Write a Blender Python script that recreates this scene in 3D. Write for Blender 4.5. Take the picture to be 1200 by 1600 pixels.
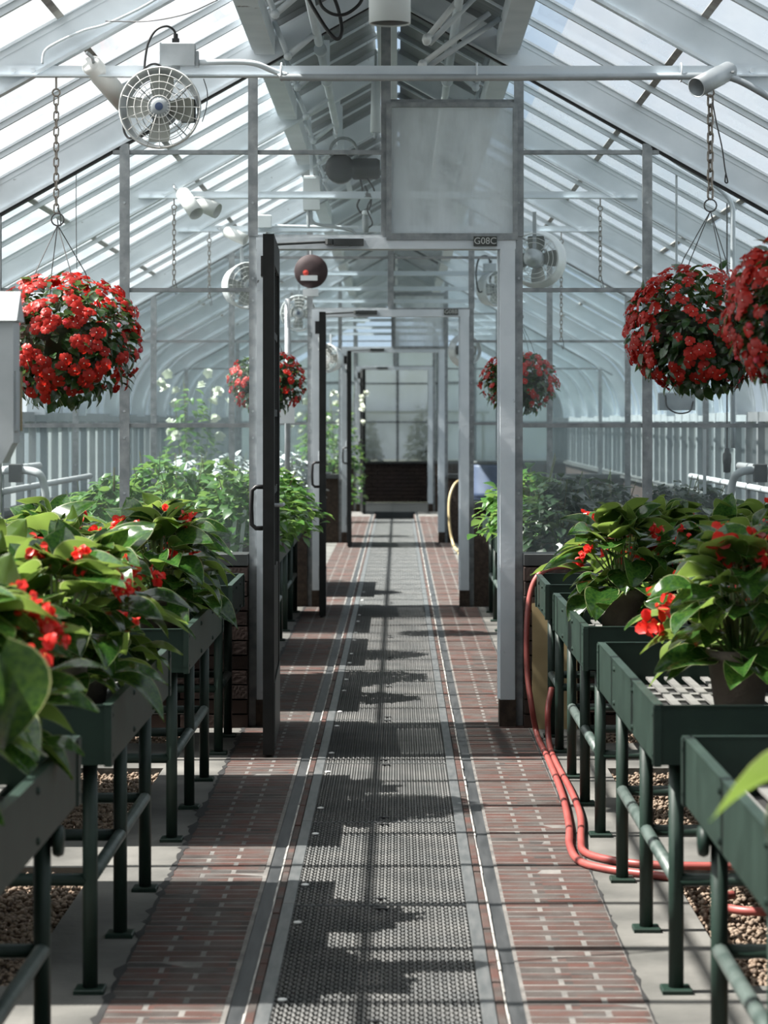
import bpy, math, random
import numpy as np
from mathutils import Vector, Matrix

for o in list(bpy.data.objects):
    bpy.data.objects.remove(o)
SC = bpy.context.scene
COL = SC.collection
random.seed(7)

# ------------------------------------------------------------------ camera, sky, sun, exposure
F = 3800.0                     # focal length in pixels of the 1200x1600 frame
EYE = 1.375
cam_data = bpy.data.cameras.new('camera')
cam = bpy.data.objects.new('camera', cam_data)
COL.objects.link(cam)
cam.location = (0, 0, EYE)
cam.rotation_euler = (math.pi / 2, 0, 0)
cam_data.sensor_fit = 'AUTO'
cam_data.sensor_width = 36.0
cam_data.lens = F / 1600 * 36.0
cam_data.shift_x = -22 / 1600
cam_data.shift_y = -142 / 1600
cam_data.clip_start = 0.05
cam_data.clip_end = 500
cam_data.dof.use_dof = True
cam_data.dof.focus_distance = 9.6
cam_data.dof.aperture_fstop = 6.3
SC.camera = cam

SUN_EL = math.radians(55)
SUN_STRENGTH = 24.0
SKY_STRENGTH = 1.25
vs = SC.view_settings
vs.view_transform = 'Standard'
vs.look = 'None'
vs.gamma = 1.0
vs.use_curve_mapping = False
vs.exposure = 0.0
SC.cycles.transparent_max_bounces = 40
SC.cycles.max_bounces = 6
SC.cycles.use_adaptive_sampling = True
SC.cycles.adaptive_threshold = 0.03
SC.cycles.diffuse_bounces = 4
SC.cycles.glossy_bounces = 3
SC.cycles.transmission_bounces = 4
SC.cycles.caustics_reflective = False
SC.cycles.caustics_refractive = False
SC.cycles.sample_clamp_indirect = 6.0

world = bpy.data.worlds.new('sky')
SC.world = world
world.use_nodes = True
wt = world.node_tree
wt.nodes.clear()
w_out = wt.nodes.new('ShaderNodeOutputWorld')
w_bg = wt.nodes.new('ShaderNodeBackground')
w_tc = wt.nodes.new('ShaderNodeTexCoord')
w_no = wt.nodes.new('ShaderNodeTexNoise')
w_no.inputs['Scale'].default_value = 2.2
w_no.inputs['Detail'].default_value = 5
w_rp = wt.nodes.new('ShaderNodeValToRGB')
w_rp.color_ramp.elements[0].position = 0.34
w_rp.color_ramp.elements[0].color = (0.36, 0.50, 0.70, 1)
w_rp.color_ramp.elements[1].position = 0.58
w_rp.color_ramp.elements[1].color = (0.86, 0.93, 0.97, 1)
wt.links.new(w_tc.outputs['Generated'], w_no.inputs['Vector'])
wt.links.new(w_no.outputs['Fac'], w_rp.inputs['Fac'])
wt.links.new(w_rp.outputs['Color'], w_bg.inputs['Color'])
w_bg.inputs['Strength'].default_value = SKY_STRENGTH
wt.links.new(w_bg.outputs[0], w_out.inputs[0])

sun_data = bpy.data.lights.new('sun', 'SUN')
sun_data.energy = SUN_STRENGTH
sun_data.angle = math.radians(0.55)
sun_data.color = (1.0, 0.96, 0.90)
sun = bpy.data.objects.new('sun', sun_data)
COL.objects.link(sun)
sun_dir = Vector((math.cos(SUN_EL), 0.02, -math.sin(SUN_EL)))
sun.rotation_euler = sun_dir.to_track_quat('-Z', 'Y').to_euler()
sun.location = (-6, 10, 9)

# ------------------------------------------------------------------ layout constants
XC = -0.055                    # centre line of the house
BAY = 0.59                     # glazing bar spacing
TRUSS = 4 * BAY                # main rafter spacing
D = [11.0, 18.08, 27.52, 36.96]  # the four partitions
Y_BACK = 11.0 - 24 * BAY
Y_END = 36.96 + 7 * BAY
SLOPE = 0.558
RIDGE = 3.416                  # underside of glazing bars at the ridge
WALL_U = 2.68
def bar_z(u): return RIDGE - SLOPE * u
def px(x, y, d):               # a point seen at pixel (x, y), standing d metres away
    return Vector(((x - 622) * d / F, d, EYE - (y - 658) * d / F))

# ------------------------------------------------------------------ materials
M = {}
def nodes_of(name):
    m = bpy.data.materials.new(name)
    m.use_nodes = True
    nt = m.node_tree
    nt.nodes.clear()
    out = nt.nodes.new('ShaderNodeOutputMaterial')
    return m, nt, out
def N(nt, t, **kw):
    n = nt.nodes.new(t)
    for k, v in kw.items():
        if k in n.inputs: n.inputs[k].default_value = v
        else: setattr(n, k, v)
    return n
def L(nt, a, b): nt.links.new(a, b)
def c4(c): return (c[0], c[1], c[2], 1)
def varied(nt, cols, scale=6.0, detail=4, coord='Object', stretch=None, rand=0.0):
    """noise driven colour between two tones, optional per object variation"""
    tc = N(nt, 'ShaderNodeTexCoord')
    src = tc.outputs[coord]
    if stretch:
        mp = N(nt, 'ShaderNodeMapping'); mp.inputs['Scale'].default_value = stretch
        L(nt, src, mp.inputs['Vector']); src = mp.outputs[0]
    no = N(nt, 'ShaderNodeTexNoise'); no.inputs['Scale'].default_value = scale; no.inputs['Detail'].default_value = detail
    L(nt, src, no.inputs['Vector'])
    rp = N(nt, 'ShaderNodeValToRGB')
    els = rp.color_ramp.elements
    els[0].position = 0.35; els[0].color = c4(cols[0])
    els[1].position = 0.65; els[1].color = c4(cols[-1])
    if len(cols) == 3:
        e = els.new(0.5); e.color = c4(cols[1])
    L(nt, no.outputs['Fac'], rp.inputs['Fac'])
    res = rp.outputs['Color']
    if rand:
        oi = N(nt, 'ShaderNodeObjectInfo')
        mr = N(nt, 'ShaderNodeMapRange'); mr.inputs['To Min'].default_value = 1 - rand; mr.inputs['To Max'].default_value = 1 + rand
        L(nt, oi.outputs['Random'], mr.inputs['Value'])
        hs = N(nt, 'ShaderNodeHueSaturation')
        L(nt, mr.outputs[0], hs.inputs['Value']); L(nt, res, hs.inputs['Color'])
        res = hs.outputs[0]
    return res, no
def mat(name, cols, rough=0.6, metal=0.0, scale=8.0, bump=0.0, bscale=60, rand=0.0, spec=0.5, stretch=None, chips=None):
    m, nt, out = nodes_of(name)
    p = N(nt, 'ShaderNodeBsdfPrincipled')
    p.inputs['Roughness'].default_value = rough
    p.inputs['Metallic'].default_value = metal
    p.inputs['Specular IOR Level'].default_value = spec
    if isinstance(cols[0], (int, float)): cols = [cols, cols]
    res, no = varied(nt, cols, scale, rand=rand, stretch=stretch)
    if chips:
        ch = N(nt, 'ShaderNodeTexNoise'); ch.inputs['Scale'].default_value = chips[1]; ch.inputs['Detail'].default_value = 6
        tc = N(nt, 'ShaderNodeTexCoord'); L(nt, tc.outputs['Object'], ch.inputs['Vector'])
        cr = N(nt, 'ShaderNodeValToRGB'); cr.color_ramp.elements[0].position = chips[2]; cr.color_ramp.elements[1].position = chips[2] + 0.03
        L(nt, ch.outputs['Fac'], cr.inputs['Fac'])
        mx = N(nt, 'ShaderNodeMix', data_type='RGBA')
        L(nt, cr.outputs['Color'], mx.inputs['Factor']); L(nt, res, mx.inputs['A']); mx.inputs['B'].default_value = c4(chips[0])
        res = mx.outputs['Result']
    L(nt, res, p.inputs['Base Color'])
    if bump:
        bn = N(nt, 'ShaderNodeTexNoise'); bn.inputs['Scale'].default_value = bscale; bn.inputs['Detail'].default_value = 5
        tc = N(nt, 'ShaderNodeTexCoord'); L(nt, tc.outputs['Object'], bn.inputs['Vector'])
        bp = N(nt, 'ShaderNodeBump'); bp.inputs['Strength'].default_value = bump; bp.inputs['Distance'].default_value = 0.01
        L(nt, bn.outputs['Fac'], bp.inputs['Height']); L(nt, bp.outputs[0], p.inputs['Normal'])
    L(nt, p.outputs[0], out.inputs[0])
    M[name] = m
    return m
def pane_mat(name, trans, white, gloss, tint=(1, 1, 1), wcol=(.9, .93, .95), streak=None, vary=0.25, frost=0.0):
    """glass with a coat: transparent + translucent/diffuse film + weak reflection"""
    m, nt, out = nodes_of(name)
    tr = N(nt, 'ShaderNodeBsdfTransparent'); tr.inputs[0].default_value = c4(tint)
    tl = N(nt, 'ShaderNodeBsdfTranslucent'); tl.inputs[0].default_value = c4(wcol)
    df = N(nt, 'ShaderNodeBsdfDiffuse'); df.inputs[0].default_value = c4(wcol)
    film = N(nt, 'ShaderNodeMixShader'); film.inputs[0].default_value = 0.35
    L(nt, tl.outputs[0], film.inputs[1]); L(nt, df.outputs[0], film.inputs[2])
    tc = N(nt, 'ShaderNodeTexCoord')
    mp = N(nt, 'ShaderNodeMapping'); mp.inputs['Scale'].default_value = streak or (3, 3, 3)
    no = N(nt, 'ShaderNodeTexNoise'); no.inputs['Scale'].default_value = 1.0; no.inputs['Detail'].default_value = 5
    L(nt, tc.outputs['Object'], mp.inputs['Vector']); L(nt, mp.outputs[0], no.inputs['Vector'])
    mr = N(nt, 'ShaderNodeMapRange'); mr.inputs['From Min'].default_value = .3; mr.inputs['From Max'].default_value = .7
    mr.inputs['To Min'].default_value = max(0, white - vary); mr.inputs['To Max'].default_value = min(1, white + vary)
    L(nt, no.outputs['Fac'], mr.inputs['Value'])
    a = N(nt, 'ShaderNodeMixShader')
    L(nt, mr.outputs[0], a.inputs[0]); L(nt, tr.outputs[0], a.inputs[1]); L(nt, film.outputs[0], a.inputs[2])
    gl = N(nt, 'ShaderNodeBsdfGlossy'); gl.inputs['Roughness'].default_value = 0.05 + frost
    fr = N(nt, 'ShaderNodeFresnel'); fr.inputs[0].default_value = 1.45
    mu = N(nt, 'ShaderNodeMath', operation='MULTIPLY'); mu.inputs[1].default_value = gloss
    L(nt, fr.outputs[0], mu.inputs[0])
    b = N(nt, 'ShaderNodeMixShader')
    L(nt, mu.outputs[0], b.inputs[0]); L(nt, a.outputs[0], b.inputs[1]); L(nt, gl.outputs[0], b.inputs[2])
    L(nt, b.outputs[0], out.inputs[0])
    M[name] = m
    return m
def leaf_mat(name, top, under, trans=0.35, rough=0.22, rand=0.25, edge=None, spec=0.6):
    m, nt, out = nodes_of(name)
    p = N(nt, 'ShaderNodeBsdfPrincipled'); p.inputs['Roughness'].default_value = rough
    p.inputs['Specular IOR Level'].default_value = spec
    res, no = varied(nt, [top[0], top[1]], 14, rand=rand)
    geo = N(nt, 'ShaderNodeNewGeometry')
    mx = N(nt, 'ShaderNodeMix', data_type='RGBA')
    L(nt, geo.outputs['Backfacing'], mx.inputs['Factor']); L(nt, res, mx.inputs['A']); mx.inputs['B'].default_value = c4(under)
    L(nt, mx.outputs['Result'], p.inputs['Base Color'])
    tl = N(nt, 'ShaderNodeBsdfTranslucent')
    hs = N(nt, 'ShaderNodeHueSaturation'); hs.inputs['Value'].default_value = 2.2; hs.inputs['Hue'].default_value = 0.475 if edge is None else 0.5
    L(nt, mx.outputs['Result'], hs.inputs['Color']); L(nt, hs.outputs[0], tl.inputs[0])
    ms = N(nt, 'ShaderNodeMixShader'); ms.inputs[0].default_value = trans
    L(nt, p.outputs[0], ms.inputs[1]); L(nt, tl.outputs[0], ms.inputs[2])
    L(nt, ms.outputs[0], out.inputs[0])
    M[name] = m
    return m

mat('white_paint', [(.58, .635, .675), (.68, .73, .77)], 0.5, scale=5, bump=.08, bscale=30, chips=((.12, .12, .12), 9, .71))
mat('white_clean', [(.66, .70, .72), (.72, .76, .78)], 0.45)
mat('galv', [(.20, .22, .23), (.32, .34, .35)], 0.5, metal=.35, scale=20)
mat('grey_steel', [(.33, .36, .38), (.42, .45, .47)], 0.45, metal=.3, scale=12)
mat('dark_door', [(.010, .011, .011), (.017, .018, .018)], 0.6, scale=10, spec=.25)
mat('black', [(.008, .008, .009), (.014, .014, .015)], 0.45)
mat('dark_motor', [(.03, .035, .035), (.06, .065, .065)], 0.5)
mat('green_paint', [(.010, .023, .017), (.017, .034, .026)], 0.5, spec=.35, scale=9, bump=.05, bscale=40, chips=((.20, .20, .18), 14, .74))
mat('green_dark', [(.006, .018, .013), (.010, .026, .018)], 0.5, spec=.35, scale=9)
mat('pipe_worn', [(.035, .055, .048), (.085, .11, .10)], 0.45, scale=16, stretch=(1, 1, 1))
mat('brick', [(.092, .038, .030), (.070, .040, .034), (.048, .040, .037)], 0.85, scale=3.0, bump=.25, bscale=70, rand=.5, spec=.3)
def brick_mat(name):
    m, nt, out = nodes_of(name)
    p = N(nt, 'ShaderNodeBsdfPrincipled'); p.inputs['Roughness'].default_value = .85; p.inputs['Specular IOR Level'].default_value = .3
    g = N(nt, 'ShaderNodeNewGeometry')
    mp = N(nt, 'ShaderNodeMapping'); mp.inputs['Scale'].default_value = (7, 15.75, 1)
    L(nt, g.outputs['Position'], mp.inputs['Vector'])
    n1 = N(nt, 'ShaderNodeTexWhiteNoise', noise_dimensions='2D')
    fl_ = N(nt, 'ShaderNodeVectorMath', operation='FLOOR'); L(nt, mp.outputs[0], fl_.inputs[0]); L(nt, fl_.outputs[0], n1.inputs['Vector'])
    rp = N(nt, 'ShaderNodeValToRGB'); e = rp.color_ramp.elements
    e[0].position = 0; e[0].color = (.078, .034, .027, 1); e[1].position = 1; e[1].color = (.033, .029, .027, 1)
    k = e.new(.55); k.color = (.058, .034, .028, 1)
    oi = N(nt, 'ShaderNodeObjectInfo'); ad = N(nt, 'ShaderNodeMath', operation='ADD'); L(nt, n1.outputs['Value'], ad.inputs[0]); L(nt, oi.outputs['Random'], ad.inputs[1])
    fr_ = N(nt, 'ShaderNodeMath', operation='FRACT'); L(nt, ad.outputs[0], fr_.inputs[0]); L(nt, fr_.outputs[0], rp.inputs['Fac'])
    n2 = N(nt, 'ShaderNodeTexNoise'); n2.inputs['Scale'].default_value = 9; n2.inputs['Detail'].default_value = 6; L(nt, g.outputs['Position'], n2.inputs['Vector'])
    mr = N(nt, 'ShaderNodeMapRange'); mr.inputs['From Min'].default_value = .42; mr.inputs['From Max'].default_value = .72; L(nt, n2.outputs['Fac'], mr.inputs['Value'])
    mx = N(nt, 'ShaderNodeMix', data_type='RGBA'); L(nt, mr.outputs[0], mx.inputs['Factor']); L(nt, rp.outputs['Color'], mx.inputs['A']); mx.inputs['B'].default_value = (.068, .062, .057, 1)
    L(nt, mx.outputs['Result'], p.inputs['Base Color'])
    b_ = N(nt, 'ShaderNodeTexNoise'); b_.inputs['Scale'].default_value = 80; L(nt, g.outputs['Position'], b_.inputs['Vector'])
    bp = N(nt, 'ShaderNodeBump'); bp.inputs['Strength'].default_value = .2; bp.inputs['Distance'].default_value = .01; L(nt, b_.outputs['Fac'], bp.inputs['Height']); L(nt, bp.outputs[0], p.inputs['Normal'])
    L(nt, p.outputs[0], out.inputs[0]); M[name] = m
brick_mat('brick')
mat('brick_dark', [(.028, .017, .014), (.045, .027, .022)], 0.85, scale=5, bump=.2, rand=.3)
mat('mortar', [(.16, .152, .14), (.08, .076, .072)], 0.9, scale=10, bump=.3)
mat('concrete', [(.07, .07, .064), (.135, .132, .120)], 0.85, scale=3, bump=.15, bscale=50)
mat('concrete_far', [(.07, .075, .075), (.10, .105, .105)], 0.8, scale=3)
mat('dark_pit', [(.012, .012, .012), (.02, .02, .02)], 0.9)
mat('grate_steel', [(.095, .10, .10), (.15, .15, .145)], 0.5, metal=.3, scale=5)
mat('strip_steel', [(.085, .093, .095), (.13, .135, .135)], 0.5, metal=.3, scale=9, stretch=(6, 1, 1))
mat('channel', [(.028, .031, .033), (.055, .058, .060)], 0.55, metal=.2, scale=6, stretch=(6, .6, 1))
mat('lime', [(.42, .41, .38), (.20, .19, .18)], 0.9, scale=9, bump=.3)
mat('soil', [(.035, .026, .02), (.07, .05, .038)], 0.95, scale=30, bump=.5)
mat('gravel', [(.13, .085, .055), (.27, .205, .15), (.075, .05, .035)], 0.8, scale=55)
mat('hose_red', [(.25, .05, .045), (.32, .08, .068)], 0.42, scale=6)
mat('hose_tan', [(.34, .26, .13), (.42, .33, .18)], 0.5)
mat('pot', [(.12, .095, .078), (.18, .15, .125)], 0.85, scale=10, bump=.35, bscale=90)
mat('chain', [(.16, .14, .12), (.30, .27, .24)], 0.4, metal=.7, scale=40)
mat('wire', [(.06, .062, .065), (.10, .10, .10)], 0.4, metal=.5)
mat('slat', [(.13, .13, .122), (.18, .178, .168)], 0.7, scale=12)
mat('siding_post', [(.24, .265, .28), (.29, .315, .33)], 0.6, scale=6)
mat('box_grey', [(.36, .385, .40), (.43, .455, .47)], 0.5)
mat('vent_grey', [(.12, .135, .14), (.17, .185, .19)], 0.6, scale=4, stretch=(1, 6, 1))
mat('lamp_white', [(.62, .63, .61), (.70, .70, .68)], 0.45)
mat('fan_steel', [(.60, .63, .64), (.70, .73, .74)], 0.35, metal=.15, scale=6)
mat('fan_blade', [(.30, .31, .28), (.38, .39, .36)], 0.35, metal=.2)
mat('badge_blue', [(.03, .05, .11), (.05, .08, .16)], 0.3)
mat('sign_plate', [(.035, .04, .036), (.045, .05, .046)], 0.5)
mat('sign_text', [(.50, .52, .50), (.55, .57, .55)], 0.5)
mat('disc_red', [(.028, .015, .017), (.038, .02, .022)], 0.7)
mat('red_plastic', [(.55, .05, .04), (.6, .07, .05)], 0.4)
mat('blue_plastic', [(.03, .045, .09), (.045, .065, .12)], 0.5)
mat('ground_out', [(.10, .12, .08), (.16, .17, .13)], 0.9, scale=.5)
mat('stem', [(.10, .20, .05), (.16, .12, .06)], 0.5)
mat('yellow_eye', [(.75, .6, .15), (.8, .65, .2)], 0.5)
mat('white_petal', [(.75, .78, .66), (.82, .84, .74)], 0.5)
mat('silver_leaf', [(.38, .42, .42), (.52, .55, .55)], 0.8, rand=.15)
mat('bucket', [(.36, .05, .045), (.4, .06, .05)], 0.5)
leaf_mat('leaf_begonia', [(.014, .050, .012), (.040, .100, .016)], (.075, .135, .026), .40, .16, .5, spec=.55)
leaf_mat('leaf_impatiens', [(.016, .045, .014), (.030, .075, .020)], (.05, .10, .03), .25, .25, .3)
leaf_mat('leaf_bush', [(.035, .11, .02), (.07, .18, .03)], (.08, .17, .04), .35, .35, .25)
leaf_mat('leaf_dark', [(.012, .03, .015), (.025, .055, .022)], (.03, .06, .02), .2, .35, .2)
leaf_mat('petal_red', [(.27, .007, .007), (.46, .026, .012)], (.34, .014, .011), .30, .42, .22, edge=1, spec=.3)
leaf_mat('petal_begonia', [(.55, .022, .016), (.66, .040, .026)], (.55, .03, .025), .32, .35, .15, edge=1, spec=.4)
leaf_mat('petal_pink', [(.50, .06, .10), (.62, .10, .14)], (.5, .07, .1), .3, .4, .15, edge=1, spec=.3)
# whitewashed roof glass; the right slope is clear near the ridge
pane_mat('glass_white', 1, .41, .6, streak=(5, 1.2, 1.2), vary=.16)
pane_mat('glass_thin_white', 1, .30, .6, streak=(5, 1.2, 1.2), vary=.14)
pane_mat('siding', 1, .97, .3, vary=.03, streak=(3, 12, 1), wcol=(.25, .275, .285), frost=.3)
pane_mat('siding_blue', 1, .97, .3, vary=.03, streak=(3, 12, 1), wcol=(.14, .168, .188), frost=.3)
pane_mat('glass_white_shaded', 1, .58, .6, streak=(5, 1.2, 1.2), vary=.16, wcol=(.34, .365, .385))  # right slope's shade painted in: same whitewash, greyer and denser film
pane_mat('glass_heavy', 1, .95, .4, vary=.04, wcol=(.22, .24, .24))
pane_mat('glass_clear', 1, .05, .8, vary=.03, tint=(.93, .97, .98))
pane_mat('glass_partition', 1, .095, .8, vary=.05, tint=(.92, .96, .965), wcol=(.75, .82, .84))
pane_mat('glass_dusty', 1, .17, .7, vary=.09, tint=(.93, .97, .97), wcol=(.50, .57, .59))
pane_mat('glass_frost', 1, .78, .7, vary=.20, streak=(9, 9, 2.5), tint=(.9, .95, .96), wcol=(.66, .71, .735), frost=.2)
pane_mat('glass_end', 1, .88, .4, vary=.06, wcol=(.40, .43, .42), frost=.2)

# ------------------------------------------------------------------ mesh helpers
class MB:
    def __init__(s): s.v = []; s.f = []; s.m = []
    def add(s, vs_, fs, mi=0):
        n = len(s.v); s.v.extend([tuple(p) for p in vs_])
        for f in fs: s.f.append(tuple(i + n for i in f)); s.m.append(mi)
        return s
    def box(s, x0, x1, y0, y1, z0, z1, mi=0):
        v = [(x0, y0, z0), (x1, y0, z0), (x1, y1, z0), (x0, y1, z0), (x0, y0, z1), (x1, y0, z1), (x1, y1, z1), (x0, y1, z1)]
        return s.add(v, [(0, 3, 2, 1), (4, 5, 6, 7), (0, 1, 5, 4), (1, 2, 6, 5), (2, 3, 7, 6), (3, 0, 4, 7)], mi)
    def cbox(s, x0, x1, y0, y1, z0, z1, c=.004, mi=0):
        """box with chamfered top edges"""
        v = [(x0, y0, z0), (x1, y0, z0), (x1, y1, z0), (x0, y1, z0), (x0, y0, z1 - c), (x1, y0, z1 - c), (x1, y1, z1 - c), (x0, y1, z1 - c),
             (x0 + c, y0 + c, z1), (x1 - c, y0 + c, z1), (x1 - c, y1 - c, z1), (x0 + c, y1 - c, z1)]
        f = [(0, 3, 2, 1)]
        for i in range(4):
            j = (i + 1) % 4
            f += [(i, j, 4 + j, 4 + i), (4 + i, 4 + j, 8 + j, 8 + i)]
        f.append((8, 9, 10, 11))
        return s.add(v, f, mi)
    def tube(s, path, r, n=8, mi=0, closed=False, cap=True):
        P = [Vector(p) for p in path]
        rs = r if isinstance(r, (list, tuple)) else [r] * len(P)
        k = len(P); vs_ = []; fs = []
        up = None
        for i in range(k):
            if closed: t = P[(i + 1) % k] - P[i - 1]
            else: t = P[min(i + 1, k - 1)] - P[max(i - 1, 0)]
            if t.length < 1e-9: t = Vector((0, 0, 1))
            t.normalize()
            if up is None:
                a = Vector((0, 0, 1)) if abs(t.z) < .9 else Vector((1, 0, 0))
                up = (a - t * a.dot(t)).normalized()
            else:
                up = up - t * up.dot(t)
                if up.length < 1e-6:
                    a = Vector((1, 0, 0)); up = a - t * a.dot(t)
                up.normalize()
            w = t.cross(up)
            for j in range(n):
                an = 2 * math.pi * j / n
                vs_.append(P[i] + (up * math.cos(an) + w * math.sin(an)) * rs[i])
        for i in range(k if closed else k - 1):
            a = i * n; b = ((i + 1) % k) * n
            for j in range(n):
                j2 = (j + 1) % n
                fs.append((a + j, a + j2, b + j2, b + j))
        if cap and not closed:
            fs.append(tuple(reversed(range(n)))); fs.append(tuple((k - 1) * n + j for j in range(n)))
        return s.add(vs_, fs, mi)
    def lathe(s, prof, n=16, c=(0, 0, 0), axis='z', mi=0, close=False):
        vs_ = []; fs = []
        for (r, h) in prof:
            for j in range(n):
                a = 2 * math.pi * j / n
                x, y = r * math.cos(a), r * math.sin(a)
                p = (x, y, h) if axis == 'z' else ((x, h, y) if axis == 'y' else (h, x, y))
                vs_.append((p[0] + c[0], p[1] + c[1], p[2] + c[2]))
        k = len(prof)
        for i in range(k - 1 if not close else k):
            i2 = (i + 1) % k
            for j in range(n):
                j2 = (j + 1) % n
                fs.append((i * n + j, i * n + j2, i2 * n + j2, i2 * n + j))
        if not close:
            if prof[0][0] > 1e-6: fs.append(tuple(reversed(range(n))))
            if prof[-1][0] > 1e-6: fs.append(tuple((k - 1) * n + j for j in range(n)))
        return s.add(vs_, fs, mi)
    def prism(s, poly, y0, y1, mi=0):
        """polygon given as (x, z), extruded along y"""
        n = len(poly)
        v = [(x, y0, z) for x, z in poly] + [(x, y1, z) for x, z in poly]
        f = [tuple(range(n)), tuple(reversed(range(n, 2 * n)))]
        for i in range(n):
            j = (i + 1) % n
            f.append((i, i + n, j + n, j))
        return s.add(v, f, mi)
    def bar(s, a, b, w, h, mi=0):
        """rectangular bar from a to b"""
        a, b = Vector(a), Vector(b)
        t = (b - a).normalized()
        u = Vector((0, 0, 1)) if abs(t.z) < .95 else Vector((0, 1, 0))
        r = t.cross(u).normalized(); u = r.cross(t)
        v = []
        for p in (a, b):
            for (i, j) in ((-1, -1), (1, -1), (1, 1), (-1, 1)):
                v.append(p + r * (i * w / 2) + u * (j * h / 2))
        return s.add(v, [(3, 2, 1, 0), (4, 5, 6, 7), (0, 1, 5, 4), (1, 2, 6, 5), (2, 3, 7, 6), (3, 0, 4, 7)], mi)
    def mesh(s, name, mats, smooth=False):
        me = bpy.data.meshes.new(name)
        me.from_pydata(s.v, [], s.f)
        if isinstance(mats, str): mats = [mats]
        for m in mats: me.materials.append(M[m])
        if len(mats) > 1: me.polygons.foreach_set('material_index', s.m)
        if smooth: me.polygons.foreach_set('use_smooth', [True] * len(me.polygons))
        me.update()
        return me
    def build(s, name, mats, parent=None, smooth=False, kind=None, loc=None, rot=None):
        return put(name, s.mesh(name, mats, smooth), parent, loc, rot, kind=kind)
def put(name, data, parent=None, loc=None, rot=None, scale=None, kind=None, mat4=None):
    o = bpy.data.objects.new(name, data)
    COL.objects.link(o)
    o.parent = parent
    if mat4 is not None: o.matrix_local = mat4
    if loc is not None: o.location = loc
    if rot is not None: o.rotation_euler = rot
    if scale is not None: o.scale = scale if hasattr(scale, '__len__') else (scale,) * 3
    if kind: o['kind'] = kind
    return o
def tag(o, label, cat, group=None, kind=None):
    o['label'] = label; o['category'] = cat
    if group: o['group'] = group
    if kind: o['kind'] = kind
    return o
def thing(name, label, cat, loc=(0, 0, 0), rot=(0, 0, 0), group=None, kind=None):
    o = put(name, None, None, loc, rot)
    o.empty_display_size = .1
    return tag(o, label, cat, group, kind)
def frame(f, n):
    """matrix with local +Y along f and +Z close to n"""
    f = f.normalized(); n = (n - f * n.dot(f))
    if n.length < 1e-5: n = Vector((1, 0, 0)) - f * f.x
    n.normalize(); r = f.cross(n)
    return Matrix((r, f, n)).transposed().to_4x4()
def cut(poly, a, b, c):
    """keep a*x+b*z<=c"""
    out = []
    for i in range(len(poly)):
        p, q = poly[i], poly[(i + 1) % len(poly)]
        dp, dq = a * p[0] + b * p[1] - c, a * q[0] + b * q[1] - c
        if dp <= 0: out.append(p)
        if (dp < 0 < dq) or (dq < 0 < dp):
            t = dp / (dp - dq); out.append((p[0] + t * (q[0] - p[0]), p[1] + t * (q[1] - p[1])))
    return out
def arc(a, b, sag, n=10, axis=Vector((0, 0, -1))):
    a, b = Vector(a), Vector(b)
    return [a.lerp(b, t / n) + axis * (sag * 4 * (t / n) * (1 - t / n)) for t in range(n + 1)]
def spline(pts, n=8):
    P = [Vector(p) for p in pts]; P = [P[0] * 2 - P[1]] + P + [P[-1] * 2 - P[-2]]
    out = []
    for i in range(1, len(P) - 2):
        for k in range(n):
            t = k / n
            out.append(.5 * ((2 * P[i]) + (P[i + 1] - P[i - 1]) * t + (2 * P[i - 1] - 5 * P[i] + 4 * P[i + 1] - P[i + 2]) * t * t + (3 * P[i] - P[i - 1] - 3 * P[i + 1] + P[i + 2]) * t ** 3))
    out.append(P[-2])
    return out

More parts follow.
